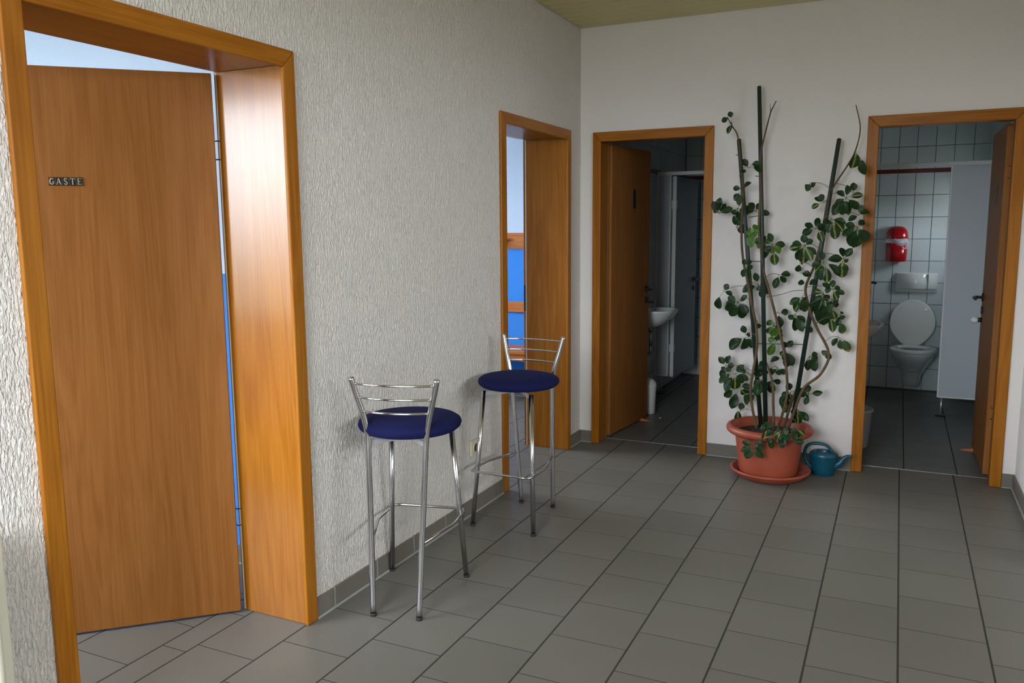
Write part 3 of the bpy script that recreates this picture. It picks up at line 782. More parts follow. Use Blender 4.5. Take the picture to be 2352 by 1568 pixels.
# ------------------------------------------------------------------ plant layout, millimetres: cluster x y z, leaflets base x z to tip x z, kind
FOLIAGE = [
    (990, -176, 2027, [(969, 2057, 933, 2040, "g"), (989, 2059, 978, 2093, "g"), (990, 2019, 972, 1967, "v")]),
    (1098, -190, 1769, [(1091, 1779, 1062, 1821, "g"), (1117, 1790, 1163, 1788, "g"), (1127, 1775, 1169, 1746, "g")]),
    (1055, -160, 1732, [(1058, 1739, 1069, 1767, "g"), (1053, 1729, 1043, 1718, "g")]),
    (1064, -185, 1652, [(1074, 1659, 1112, 1690, "g"), (1053, 1653, 1010, 1661, "g")]),
    (1059, -193, 1634, [(1050, 1625, 1016, 1588, "g"), (1057, 1619, 1049, 1557, "g")]),
    (929, -160, 1515, [(922, 1529, 894, 1584, "g"), (930, 1533, 934, 1608, "g"), (913, 1535, 914, 1588, "g"), (936, 1526, 968, 1572, "g"), (944, 1521, 1006, 1546, "g"), (923, 1520, 900, 1541, "v")]),
    (1024, -108, 1542, [(1019, 1535, 995, 1507, "g"), (1030, 1528, 1052, 1470, "g"), (1038, 1535, 1090, 1508, "g"), (1043, 1540, 1115, 1530, "g"), (1026, 1530, 1031, 1483, "g")]),
    (1025, -120, 1432, [(1022, 1446, 1013, 1499, "g"), (1038, 1433, 1090, 1437, "g"), (1032, 1426, 1063, 1399, "g"), (1029, 1442, 1048, 1481, "g"), (1037, 1427, 1088, 1404, "g")]),
    (1134, -123, 1525, [(1126, 1535, 1093, 1578, "g"), (1140, 1534, 1162, 1572, "g"), (1125, 1526, 1085, 1531, "g"), (1157, 1514, 1213, 1511, "g")]),
    (1127, -178, 1417, [(1121, 1418, 1100, 1420, "b"), (1121, 1411, 1098, 1385, "b"), (1126, 1397, 1123, 1317, "b"), (1131, 1408, 1145, 1374, "b"), (1132, 1422, 1153, 1444, "b"), (1134, 1415, 1164, 1407, "b")]),
    (1180, -146, 1369, [(1171, 1364, 1134, 1344, "b"), (1175, 1357, 1155, 1308, "b"), (1181, 1354, 1185, 1296, "b"), (1188, 1363, 1222, 1339, "b"), (1184, 1370, 1202, 1374, "g")]),
    (1241, -172, 1334, [(1236, 1347, 1219, 1399, "g"), (1255, 1334, 1310, 1332, "g"), (1250, 1282, 1262, 1215, "v"), (1250, 1325, 1290, 1287, "b"), (1240, 1324, 1238, 1282, "b"), (1228, 1289, 1175, 1251, "g"), (1233, 1326, 1201, 1292, "g")]),
    (1105, -183, 1211, [(1100, 1218, 1081, 1246, "g"), (1111, 1207, 1135, 1193, "g"), (1100, 1198, 1079, 1144, "g"), (1106, 1196, 1109, 1137, "g"), (1108, 1217, 1123, 1244, "g")]),
    (975, -189, 1060, [(980, 1069, 1001, 1102, "g"), (985, 1056, 1026, 1039, "g"), (953, 1024, 942, 945, "g")]),
    (1058, -179, 998, [(1046, 1003, 999, 1027, "g"), (1043, 995, 982, 985, "g"), (1043, 987, 981, 946, "g"), (1050, 979, 1018, 906, "g"), (1065, 977, 1094, 896, "g"), (1071, 985, 1122, 935, "g"), (1069, 1005, 1112, 1035, "g")]),
    (1158, -107, 1100, [(1154, 1114, 1139, 1167, "g"), (1144, 1085, 1064, 1057, "g"), (1172, 1099, 1225, 1094, "g"), (1176, 1075, 1193, 1016, "g"), (1171, 1089, 1220, 1043, "g"), (1161, 1092, 1174, 1060, "g")]),
    (1276, -117, 1159, [(1289, 1160, 1341, 1161, "g"), (1284, 1150, 1316, 1112, "g"), (1271, 1143, 1254, 1078, "g")]),
    (1287, -119, 931, [(1296, 934, 1335, 948, "g"), (1285, 918, 1295, 846, "g")]),
    (1257, -120, 860, [(1249, 865, 1217, 884, "b"), (1250, 850, 1219, 812, "b"), (1256, 846, 1250, 790, "b"), (1263, 846, 1287, 792, "b"), (1266, 858, 1302, 852, "g"), (1268, 850, 1308, 811, "b")]),
    (1283, -181, 774, [(1273, 776, 1234, 786, "b"), (1274, 763, 1242, 689, "b"), (1290, 782, 1316, 816, "g"), (1284, 780, 1289, 805, "g")]),
    (1107, -169, 802, [(1104, 813, 1088, 858, "g"), (1112, 803, 1132, 808, "g")]),
    (1125, -137, 791, [(1078, 775, 1005, 708, "g"), (1100, 779, 1088, 700, "g"), (1128, 777, 1140, 721, "g"), (1134, 786, 1169, 767, "g"), (1122, 779, 1109, 730, "g")]),
    (1169, -127, 875, [(1163, 868, 1140, 840, "g"), (1169, 868, 1172, 839, "g")]),
    (990, -135, 606, [(982, 616, 949, 657, "g"), (995, 619, 1014, 669, "g"), (1000, 607, 1039, 609, "g"), (996, 599, 1019, 571, "g"), (984, 591, 963, 532, "g"), (986, 599, 973, 570, "g")]),
    (1075, -132, 569, [(1097, 615, 1052, 572, "g"), (1081, 572, 1106, 584, "g")]),
    (1063, -221, 577, [(1030, 570, 970, 515, "g"), (1041, 552, 1010, 463, "g"), (1063, 556, 1063, 472, "v"), (1072, 566, 1110, 520, "g"), (1078, 569, 1137, 538, "g")]),
    (1084, -169, 483, [(1039, 466, 991, 414, "g"), (1062, 444, 1040, 351, "g"), (1091, 474, 1116, 438, "v"), (1095, 487, 1139, 506, "g")]),
    (1174, -153, 455, [(1159, 459, 1100, 473, "g"), (1144, 445, 1108, 373, "g"), (1166, 445, 1135, 404, "g")]),
    (1092, -189, 341, [(1094, 352, 1101, 395, "g"), (1079, 343, 1076, 270, "v")]),
    (1223, -202, 627, [(1215, 623, 1186, 611, "g"), (1213, 613, 1173, 558, "g"), (1221, 616, 1215, 572, "g"), (1225, 616, 1234, 573, "g"), (1218, 632, 1197, 653, "g")]),
    (1298, -173, 617, [(1289, 607, 1253, 569, "g"), (1299, 608, 1304, 573, "g"), (1307, 610, 1342, 586, "g"), (1255, 653, 1303, 681, "g"), (1271, 602, 1247, 600, "g")]),
    (1202, -211, 552, [(1195, 543, 1166, 510, "g"), (1200, 539, 1191, 491, "g"), (1206, 536, 1222, 475, "g"), (1199, 532, 1188, 451, "g"), (1208, 544, 1233, 515, "g")]),
    (1257, -127, 538, [(1268, 535, 1312, 519, "g"), (1254, 528, 1242, 487, "g"), (1257, 521, 1255, 449, "g")]),
    (1328, -113, 718, [(1323, 710, 1302, 678, "v"), (1331, 697, 1342, 612, "g"), (1337, 699, 1375, 625, "g"), (1326, 727, 1316, 764, "g"), (1337, 734, 1367, 774, "g"), (1327, 704, 1323, 648, "g")]),
    (1372, -165, 478, [(1362, 473, 1320, 451, "g"), (1369, 490, 1356, 534, "g"), (1361, 462, 1314, 398, "g"), (1366, 453, 1343, 351, "v"), (1372, 467, 1369, 421, "v"), (1365, 462, 1336, 397, "g")]),
    (1475, -190, 479, [(1473, 490, 1464, 534, "g"), (1462, 483, 1410, 499, "g"), (1473, 475, 1462, 460, "g"), (1472, 466, 1456, 418, "g"), (1494, 485, 1550, 497, "g"), (1465, 478, 1421, 474, "g")]),
    (1464, -109, 687, [(1473, 690, 1506, 705, "g"), (1473, 683, 1510, 669, "g"), (1473, 678, 1509, 641, "g"), (1471, 670, 1501, 602, "g"), (1462, 670, 1453, 601, "g")]),
    (1416, -183, 382, [(1429, 370, 1481, 324, "g"), (1418, 364, 1422, 292, "v"), (1410, 375, 1384, 348, "g"), (1413, 369, 1397, 316, "g"), (1423, 374, 1452, 339, "g")]),
    (1231, -572, 243, [(1220, 247, 1172, 264, "g"), (1219, 236, 1169, 207, "g"), (1224, 228, 1196, 167, "g"), (1242, 249, 1284, 271, "g"), (1243, 240, 1290, 230, "g"), (1242, 230, 1285, 175, "g")]),
    (1295, -523, 337, [(1288, 338, 1260, 343, "g"), (1292, 322, 1281, 266, "v"), (1300, 342, 1317, 363, "g"), (1295, 344, 1294, 373, "g"), (1299, 329, 1315, 297, "g")]),
    (1326, -570, 304, [(1326, 290, 1326, 231, "g"), (1322, 296, 1304, 263, "g")]),
    (1370, -552, 336, [(1364, 330, 1342, 306, "v"), (1367, 323, 1354, 271, "v"), (1373, 317, 1383, 240, "g"), (1377, 321, 1402, 262, "g"), (1379, 336, 1413, 338, "g"), (1380, 326, 1420, 285, "g"), (1365, 338, 1345, 343, "g")]),
    (1455, -508, 344, [(1451, 332, 1433, 281, "g"), (1462, 337, 1488, 311, "v"), (1448, 341, 1417, 331, "g"), (1435, 269, 1489, 275, "g"), (1455, 334, 1455, 295, "g")]),
    (1433, -157, 1679, [(1430, 1670, 1414, 1631, "g"), (1438, 1675, 1455, 1657, "g"), (1425, 1667, 1407, 1649, "g")]),
    (1511, -184, 1566, [(1501, 1572, 1458, 1596, "g"), (1506, 1575, 1487, 1612, "g"), (1487, 1559, 1444, 1536, "v")]),
    (1625, -189, 1590, [(1615, 1597, 1574, 1629, "g"), (1626, 1604, 1631, 1660, "g"), (1647, 1596, 1710, 1604, "v"), (1639, 1577, 1694, 1525, "g"), (1628, 1571, 1640, 1497, "g"), (1621, 1571, 1605, 1495, "g"), (1613, 1582, 1564, 1553, "g"), (1612, 1571, 1558, 1498, "g")]),
    (1656, -119, 1617, [(1656, 1629, 1655, 1674, "g")]),
    (1694, -196, 1496, [(1697, 1507, 1709, 1550, "g"), (1700, 1501, 1745, 1517, "g"), (1684, 1490, 1642, 1466, "g")]),
    (1554, -215, 1477, [(1569, 1472, 1631, 1452, "g"), (1577, 1462, 1619, 1407, "v"), (1566, 1446, 1583, 1360, "v"), (1551, 1461, 1539, 1398, "g"), (1545, 1472, 1512, 1453, "g"), (1550, 1468, 1535, 1434, "g")]),
    (1469, -157, 1422, [(1457, 1428, 1410, 1452, "g"), (1472, 1435, 1483, 1485, "g"), (1455, 1416, 1396, 1393, "g"), (1488, 1408, 1511, 1349, "v"), (1478, 1427, 1514, 1446, "g"), (1481, 1422, 1527, 1422, "g")]),
    (1419, -202, 1330, [(1418, 1343, 1412, 1391, "g"), (1405, 1333, 1349, 1343, "g"), (1403, 1327, 1338, 1311, "v"), (1411, 1314, 1378, 1247, "g"), (1418, 1310, 1414, 1225, "v"), (1428, 1313, 1464, 1243, "v"), (1432, 1320, 1484, 1280, "g"), (1427, 1337, 1460, 1362, "g")]),
    (1689, -167, 1430, [(1695, 1438, 1720, 1468, "g"), (1673, 1421, 1609, 1383, "g"), (1700, 1415, 1746, 1352, "g"), (1681, 1409, 1649, 1323, "g"), (1687, 1407, 1677, 1311, "g"), (1676, 1433, 1626, 1445, "g"), (1689, 1419, 1689, 1373, "v")]),
    (1625, -153, 1255, [(1621, 1267, 1608, 1318, "g"), (1633, 1267, 1667, 1313, "g"), (1629, 1251, 1646, 1236, "g"), (1619, 1235, 1618, 1143, "v"), (1633, 1228, 1642, 1180, "v")]),
    (1524, -196, 1236, [(1521, 1248, 1508, 1297, "g"), (1546, 1251, 1620, 1259, "g"), (1552, 1227, 1607, 1165, "g"), (1539, 1205, 1547, 1120, "v"), (1521, 1216, 1508, 1134, "g"), (1515, 1226, 1480, 1184, "v"), (1511, 1232, 1460, 1216, "g")]),
    (1389, -100, 1226, [(1386, 1215, 1372, 1173, "g"), (1392, 1225, 1404, 1221, "g")]),
    (1400, -180, 1172, [(1411, 1171, 1456, 1166, "g")]),
    (1433, -159, 1115, [(1423, 1115, 1386, 1116, "g"), (1450, 1108, 1488, 1133, "g")]),
    (1579, -200, 1087, [(1567, 1093, 1522, 1119, "g"), (1578, 1097, 1576, 1138, "g"), (1593, 1077, 1643, 1064, "g"), (1584, 1074, 1606, 1024, "v"), (1570, 1084, 1533, 1076, "g"), (1586, 1089, 1617, 1097, "g")]),
    (1529, -167, 1061, [(1518, 1048, 1474, 997, "g"), (1518, 1039, 1473, 952, "g"), (1523, 1032, 1500, 918, "g"), (1526, 1019, 1537, 870, "g"), (1532, 1046, 1546, 985, "v"), (1517, 1063, 1468, 1074, "v"), (1534, 1053, 1556, 1020, "g")]),
    (1580, -192, 1032, [(1585, 1022, 1603, 982, "g"), (1581, 969, 1599, 913, "v"), (1577, 1015, 1566, 943, "g"), (1575, 1021, 1553, 977, "g"), (1586, 1028, 1609, 1011, "g")]),
    (1572, -164, 921, [(1572, 914, 1589, 842, "v")]),
    (1619, -125, 939, [(1622, 942, 1632, 954, "g"), (1623, 933, 1638, 912, "g"), (1616, 925, 1603, 871, "g"), (1626, 889, 1636, 825, "d")]),
    (1418, -188, 1039, [(1404, 1031, 1351, 995, "g"), (1409, 1021, 1374, 948, "v"), (1416, 1024, 1409, 962, "g"), (1423, 1021, 1442, 948, "g"), (1421, 1035, 1435, 1018, "g")]),
    (1376, -164, 936, [(1370, 930, 1344, 904, "g"), (1378, 916, 1385, 835, "g"), (1387, 916, 1428, 837, "g"), (1389, 926, 1438, 888, "g"), (1436, 865, 1482, 837, "g")]),
    (1612, -110, 809, [(1610, 802, 1584, 757, "g"), (1622, 792, 1634, 733, "d"), (1643, 791, 1676, 725, "d")]),
    (1565, -190, 742, [(1567, 730, 1577, 683, "d"), (1560, 736, 1541, 711, "g")]),
    (1665, -194, 1831, [(1663, 1826, 1647, 1743, "v"), (1693, 1790, 1710, 1709, "g")]),
]
STAKE_PATHS = [[(1127, -100, 2236), (1250, -240, 262)], [(1021, -100, 1946), (1218, -200, 250)], [(1569, -100, 1920), (1392, -200, 306)]]
STEM_PATHS = [[(954, -110, 2071), (985, -121, 2016), (1021, -131, 1953), (1045, -142, 1788), (1064, -153, 1638), (1063, -164, 1412), (1077, -174, 1261), (1107, -185, 1135), (1141, -196, 984), (1171, -206, 858), (1180, -217, 732), (1166, -228, 604), (1156, -239, 501), (1168, -249, 400), (1201, -260, 262)], [(1225, -110, 2143), (1209, -119, 2107), (1197, -127, 2071), (1163, -136, 1911), (1154, -145, 1833), (1162, -153, 1635), (1160, -162, 1437), (1175, -171, 1337), (1196, -179, 1187), (1227, -188, 1092), (1283, -197, 900), (1321, -205, 764), (1349, -214, 614), (1359, -223, 488), (1345, -231, 386), (1316, -240, 269)], [(1646, -90, 2095), (1674, -98, 1969), (1658, -106, 1857), (1624, -114, 1777), (1553, -122, 1656), (1523, -129, 1567), (1500, -137, 1361), (1474, -145, 1226), (1435, -153, 1114), (1431, -161, 1060), (1451, -169, 987), (1467, -177, 938), (1507, -185, 853), (1547, -193, 786), (1568, -201, 739), (1571, -208, 683), (1529, -216, 596), (1451, -224, 521), (1411, -232, 405), (1374, -240, 274)], [(1234, -200, 655), (1258, -218, 595), (1280, -235, 523), (1288, -253, 411), (1300, -270, 274)], [(1429, -130, 606), (1415, -153, 531), (1374, -177, 403), (1345, -200, 262)]]
TWIG_PATHS = [[(1192, -110, 2131), (1196, -110, 2082)]]
TIE_PATHS = [[(1127, -170, 751), (1218, -165, 755), (1438, -160, 761)], [(1217, -140, 1027), (1297, -137, 1045), (1356, -133, 1066), (1415, -130, 1072)], [(1126, -125, 1727), (1163, -125, 1721)], [(1095, -120, 1490), (1175, -130, 1502)], [(1008, -110, 1852), (1041, -110, 1848)], [(1115, -130, 1234), (1186, -140, 1235)]]

# ------------------------------------------------------------------ bar stools
def make_stool():
    root = empty('bar_stool')
    seg = 14
    for s in (-1, 1):
        # front leg: straight, splayed outwards towards the floor
        leg_ = MB().tube([(s * 0.163, 0.2013, 0.008), (s * 0.126, 0.140, 0.664)], 0.0112, seg).build('leg', M['chrome'], root)
        MB().tube([(s * 0.1635, 0.202, 0.0), (s * 0.1627, 0.2009, 0.011)], 0.0122, seg).build('foot_cap', M['rubber'], leg_)
        # rear leg runs on upwards as the back post
        path = smooth_path([(s * 0.0903, -0.1996, 0.008), (s * 0.100, -0.172, 0.30), (s * 0.110, -0.148, 0.58), (s * 0.1145, -0.139, 0.68), (s * 0.128, -0.141, 0.755), (s * 0.148, -0.151, 0.83), (s * 0.166, -0.160, 0.903)], 8)
        leg_ = MB().tube(path, 0.0112, seg).build('back_leg', M['chrome'], root)
        MB().tube([(s * 0.090, -0.200, 0.0), (s * 0.0904, -0.1994, 0.011)], 0.0122, seg).build('foot_cap', M['rubber'], leg_)
    # three back bars bowed to the rear
    for z, half, yb in ((0.879, 0.156, -0.158), (0.826, 0.1425, -0.150), (0.773, 0.129, -0.144)):
        pts = [(half * math.sin(math.pi * t / 2) if False else half * t, yb - 0.030 * (1 - t * t), z) for t in [i / 8 for i in range(-8, 9)]]
        MB().tube(pts, 0.0046, 10).build('back_bar', M['chrome_thin'], root)
    # foot ring: open at the rear, outside the front legs
    R = [(0.100, -0.168, 0.285), (0.128, -0.06, 0.285), (0.156, 0.040, 0.285), (0.158, 0.060, 0.285), (0.158, 0.19, 0.285), (0.150, 0.222, 0.285), (0.120, 0.2315, 0.285), (0.0, 0.232, 0.285)]
    ring = [Vector(p) for p in R] + [Vector((-p[0], p[1], p[2])) for p in R[-2::-1]]
    MB().tube(ring, 0.0062, 10).build('foot_ring', M['chrome'], root)
    # flat steel straps under the seat
    for s in (-1, 1):
        a, b_ = Vector((s * 0.112, -0.132, 0.640)), Vector((-s * 0.122, 0.136, 0.640))
        d = (b_ - a).normalized(); nrm = Vector((-d.y, d.x, 0)) * 0.002
        h = Vector((0, 0, 0.020))
        MB().loft([[a - nrm, a + nrm, a + nrm + h, a - nrm + h], [b_ - nrm, b_ + nrm, b_ + nrm + h, b_ - nrm + h]], smooth=False).build('strap', M['strap'], root)
    # round upholstered seat
    prof = [(0.0, 0.672), (0.145, 0.672), (0.182, 0.677), (0.196, 0.688), (0.200, 0.700), (0.196, 0.712), (0.181, 0.7215), (0.150, 0.7285), (0.09, 0.732), (0.0, 0.733)]
    MB().lathe(prof, 48, (0, 0.012)).build('seat', M['navy'], root)
    return root
def copy_tree(o, parent=None):
    c_ = o.copy(); COL.objects.link(c_); c_.parent = parent
    for ch in o.children: copy_tree(ch, c_)
    return c_
s1 = make_stool()
s2 = copy_tree(s1)
s1.location = (0.2253, -2.4768, 0); s1.rotation_euler = (0, 0, math.atan2(0.2285, 0.9735))
s2.location = (0.2500, -1.5080, 0); s2.rotation_euler = (0, 0, math.pi + 0.0135 - 0.03)
tag(s1, 'chrome bar stool with navy round seat, backrest towards the guest room door', 'bar stool', 'bar stools along the textured wall')
tag(s2, 'chrome bar stool with navy round seat, standing before the changing room doorway', 'bar stool', 'bar stools along the textured wall')

# ------------------------------------------------------------------ wall socket
so_ = tag(empty('wall_socket', (0.0, -1.536, 0.342)), 'cream wall socket low on the textured wall between the stools', 'socket')
MB().bbox(0.0, 0.014, -0.041, 0.041, -0.041, 0.041, 0.004).build('cover_plate', M['cream_plastic'], so_)
cup = MB()
cup.loft([[(x, r * math.cos(2 * math.pi * k / 28), r * math.sin(2 * math.pi * k / 28)) for k in range(28)] for r, x in ((0.027, 0.0138), (0.027, 0.019), (0.0235, 0.019), (0.0215, 0.0142))], caps=(False, False))
cup.build('socket_ring', M['cream_plastic'], so_)
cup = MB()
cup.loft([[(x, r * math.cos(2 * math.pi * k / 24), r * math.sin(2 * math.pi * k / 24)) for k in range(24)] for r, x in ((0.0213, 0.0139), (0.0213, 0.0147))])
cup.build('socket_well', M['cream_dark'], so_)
for s in (-1, 1):
    MB().tube([(0.0146, s * 0.0095, 0), (0.0152, s * 0.0095, 0)], 0.003, 10).build('pin_hole', M['black_plastic'], so_)

# ------------------------------------------------------------------ radiator at the near end of the left wall
rd = tag(empty('radiator', (0.0, -4.5, 0.12)), 'cream panel radiator on the wall beside the guest room door', 'radiator')
MB().bbox(0.030, 0.046, -0.55, 0.548, 0.0, 0.632, 0.007, smooth=True).build('rear_panel', M['radiator'], rd)
# front panel pressed into upright channels, with rounded rims
fpn = MB()
ys = [-0.55 + 1.048 * k / 120 for k in range(121)]
def chan(y_):
    e_ = min(y_ + 0.55, 0.498 - y_)
    return 0.085 + (0.023 * min(1.0, e_ / 0.012) ** 0.5) - (0.007 if e_ > 0.03 and math.sin((y_ + 0.55) / 1.048 * math.pi * 32) > 0.2 else 0.0)
rows_ = []
for z_, k_ in ((0.0, 0.0), (0.003, 0.55), (0.012, 0.9), (0.03, 0.95), (0.05, 1.0), (0.58, 1.0), (0.60, 0.95), (0.62, 0.9), (0.629, 0.55), (0.632, 0.0)):
    rows_.append([(0.085 + ((chan(y_) if k_ == 1.0 else min(0.108, 0.085 + 0.023 * min(1.0, min(y_ + 0.55, 0.498 - y_) / 0.012 + 0.01) ** 0.5)) - 0.085) * k_, y_, z_) for y_ in ys] + [(0.084, 0.498, z_), (0.084, -0.55, z_)])
fpn.loft(rows_, caps=(True, True))
fpn.build('front_panel', M['radiator'], rd)
for i in range(28):
    MB().box(0.046, 0.085, -0.52 + i * 0.036, -0.518 + i * 0.036, 0.04, 0.59).build('convector_fin', M['radiator'], rd)
for yy in (-0.4, 0.4):
    MB().box(0.0005, 0.032, yy - 0.015, yy + 0.015, 0.45, 0.56).build('bracket', M['radiator'], rd)

# ------------------------------------------------------------------ plant pot, saucer, plant
PC = (1.288, -0.290)
sc = tag(empty('plant_saucer', (PC[0], PC[1], 0)), 'terracotta saucer under the large plant pot', 'saucer')
MB().lathe([(0.0, 0.0), (0.170, 0.0), (0.196, 0.012), (0.214, 0.034), (0.222, 0.040), (0.224, 0.047), (0.219, 0.052), (0.209, 0.050), (0.190, 0.020), (0.165, 0.010), (0.0, 0.010)], 56).build('dish', M['terracotta'], sc)
pl = tag(empty('potted_umbrella_plant', (PC[0] - 0.012, PC[1], 0.010)), 'tall staked umbrella plant with variegated leaves in a terracotta pot', 'potted plant')
pot = MB().lathe([(0.0, 0.0), (0.150, 0.0), (0.158, 0.006), (0.163, 0.03), (0.176, 0.13), (0.189, 0.225), (0.192, 0.238), (0.200, 0.242), (0.226, 0.248), (0.238, 0.258), (0.241, 0.272), (0.236, 0.286), (0.222, 0.293), (0.208, 0.290), (0.200, 0.280), (0.190, 0.255), (0.186, 0.235), (0.0, 0.235)], 64).build('pot', M['terracotta'], pl)
MB().lathe([(0.0, 0.250), (0.08, 0.252), (0.15, 0.247), (0.187, 0.243)], 40).build('soil', M['soil'], pot)
BASE = Vector((PC[0] - 0.012, PC[1], 0.010))
def mm(p): return Vector(p) * 0.001 - BASE
for p in STAKE_PATHS:
    a, b_ = mm(p[0]), mm(p[1])
    d = (a - b_).normalized()
    MB().tube([b_, a - d * 0.006, a - d * 0.002, a], [0.0130, 0.0120, 0.009, 0.004], 14).build('stake', M['stake'], pl)
for i, p in enumerate(STEM_PATHS):
    q = smooth_path([mm(x) for x in p], 5)
    n_ = len(q)
    MB().tube(q, [0.0026 + 0.0052 * min(1, 2.2 * k / n_) for k in range(n_)], 9).build('stem', M['dry'] if False else M['stem'], pl)
for p in TWIG_PATHS:
    MB().tube([mm(p[0]), mm(p[1])], [0.001, 0.0025], 7).build('twig', M['dry'], pl)
for i, p in enumerate(TIE_PATHS):
    MB().tube(smooth_path([mm(x) for x in p], 4), 0.0022 if i != 1 else 0.0016, 7).build('tie', M['tie'] if i != 1 else M['string'], pl)

# leaf blade: unit length along +x, gently folded and arched, pointed oval outline
def blade(kind, bend, fold):
    mb = MB()
    n_ = 9
    rows = []
    for i in range(n_ + 1):
        t = i / n_
        w = 0.5 * (max(0.0, math.sin(math.pi * min(1.0, t ** 0.92)))) ** 0.72 * (0.72 + 0.36 * t)
        if i == n_: w = 0.012
        if i == 0: w = 0.02
        row = []
        for k in range(5):
            s = (k - 2) / 2
            z = fold * abs(s) * w - bend * (t - 0.35) ** 2 + 0.02 * math.sin(9 * t + 2 * s)
            row.append((t, s * w, z))
        rows.append(row)
    o = 0
    vs = [p for r in rows for p in r]
    fs = []
    for i in range(n_):
        for k in range(4):
            a = i * 5 + k
            fs.append((a, a + 1, a + 6, a + 5))
    mb.add(vs, fs, 0, True)
    return mb.mesh('leaf', M['leaf_' + kind])
BLADES = {k: [blade(k, b_, f_) for b_, f_ in ((0.18, 0.25), (0.38, 0.35), (0.08, 0.15))] for k in 'gvbd'}
rng = random.Random(11)
view = (Vector((1.9, -5.09, 1.44)) - Vector((1.3, -0.2, 1.0))).normalized()
def stem_point(p):
    best = None
    for path in STEM_PATHS:
        q = [mm(x) for x in path]
        for a, b_ in zip(q[:-1], q[1:]):
            t = max(0.0, min(1.0, (p - a).dot(b_ - a) / (b_ - a).length_squared))
            c_ = a + (b_ - a) * t
            # attach a little below the cluster
            dd = (c_ - p - Vector((0, 0, 0.0))).length
            if best is None or dd < best[0]: best = (dd, c_)
    return best[1]
for cx, cy, cz, lf in FOLIAGE:
    cpt = mm((cx, cy, cz))
    pm_ = MB(); blades_ = []
    sp_ = stem_point(cpt)
    if (sp_ - cpt).length > 0.012:
        mid = (sp_ + cpt) / 2 + Vector((0, -0.004, 0.014))
        pm_.tube(smooth_path([sp_, mid, cpt], 4), 0.0015, 6)
    for bx_, bz_, tx_, tz_, kind in lf:
        fwd_t = rng.uniform(-0.35, 0.30)
        ln2 = math.hypot(tx_ - bx_, tz_ - bz_) * 0.001
        b_ = mm((bx_, cy, bz_)) + Vector((0, rng.uniform(-0.012, 0.008), 0))
        tip = mm((tx_, cy, tz_)) + Vector((0, -ln2 * fwd_t, 0))
        if (BASE + tip).y > -0.02: tip.y = -0.02 - BASE.y
        d = tip - b_
        ln = d.length
        if ln < 0.005: continue
        x_ = d.normalized()
        nrm = view + Vector((rng.uniform(-0.5, 0.5), rng.uniform(-0.2, 0.2), rng.uniform(-0.1, 0.8)))
        z_ = (nrm - x_ * nrm.dot(x_)).normalized()
        y_ = z_.cross(x_)
        me = BLADES[kind][rng.randrange(3)]
        o = bpy.data.objects.new('leaf', me)
        COL.objects.link(o); blades_.append(o)
        wd = min(1.3, max(0.68, 0.040 / ln)) * rng.uniform(0.9, 1.15)
        o.matrix_local = Matrix(((x_.x * ln, y_.x * ln * wd, z_.x * ln, b_.x), (x_.y * ln, y_.y * ln * wd, z_.y * ln, b_.y), (x_.z * ln, y_.z * ln * wd, z_.z * ln, b_.z), (0, 0, 0, 1)))
        if (b_ - cpt).length > 0.004:
            pm_.tube([cpt, b_ + x_ * 0.002], 0.0010, 5)
    if not pm_.v: pm_.tube([cpt, cpt + Vector((0, 0, 0.004))], 0.001, 5)
    pt_ = pm_.build('petiole', M['petiole'], pl)
    for o in blades_: o.parent = pt_

# ------------------------------------------------------------------ watering can
wc = tag(empty('watering_can', (1.566, -0.140, 0.0)), 'teal plastic watering can on the floor beside the plant pot', 'watering can')
body = MB()
def oval(rx, ry, z, n_=40, sx=0.0): return [(sx + rx * math.cos(2 * math.pi * k / n_), ry * math.sin(2 * math.pi * k / n_), z) for k in range(n_)]
body.loft([oval(0.052, 0.044, 0.0), oval(0.055, 0.047, 0.004), oval(0.060, 0.051, 0.045), oval(0.0625, 0.053, 0.058), oval(0.064, 0.054, 0.062), oval(0.0685, 0.057, 0.094), oval(0.0705, 0.058, 0.098), oval(0.0715, 0.058, 0.106), oval(0.068, 0.055, 0.116), oval(0.058, 0.047, 0.124)], caps=(True, False))
body.loft([[(p[0], p[1], p[2] + (0.012 if p[0] < -0.01 else 0.0) * 0) for p in oval(0.058, 0.047, 0.124)], oval(0.042, 0.036, 0.1245), oval(0.040, 0.034, 0.119), oval(0.040, 0.034, 0.090)], caps=(False, True))
body.build('body', M['teal'], wc)
spout = smooth_path([(0.050, 0, 0.052), (0.078, 0, 0.068), (0.096, 0, 0.094), (0.114, 0, 0.108), (0.138, 0, 0.112)], 6)
n_ = len(spout)
MB().tube(spout, [0.026 - 0.0205 * (k / (n_ - 1)) ** 0.6 for k in range(n_)], 16).build('spout', M['teal'], wc)
hp = smooth_path([(0.048, 0, 0.108), (0.030, 0, 0.140), (0.005, 0, 0.158), (-0.040, 0, 0.162), (-0.076, 0, 0.150), (-0.093, 0, 0.118), (-0.090, 0, 0.082), (-0.072, 0, 0.050), (-0.056, 0, 0.030)], 6)
n_ = len(hp)
rings = []
for i, p in enumerate(hp):
    t = (hp[min(i + 1, n_ - 1)] - hp[max(i - 1, 0)]).normalized()
    nn = Vector((-t.z, 0, t.x)); w = 0.0085 if i > 6 else 0.012 - 0.0035 * i / 6
    rings.append([p + nn * w * math.cos(2 * math.pi * k / 14) + Vector((0, 1, 0)) * 0.011 * math.sin(2 * math.pi * k / 14) for k in range(14)])
MB().loft(rings).build('handle', M['teal'], wc)
wc.scale = (1.12, 1.12, 1.12)

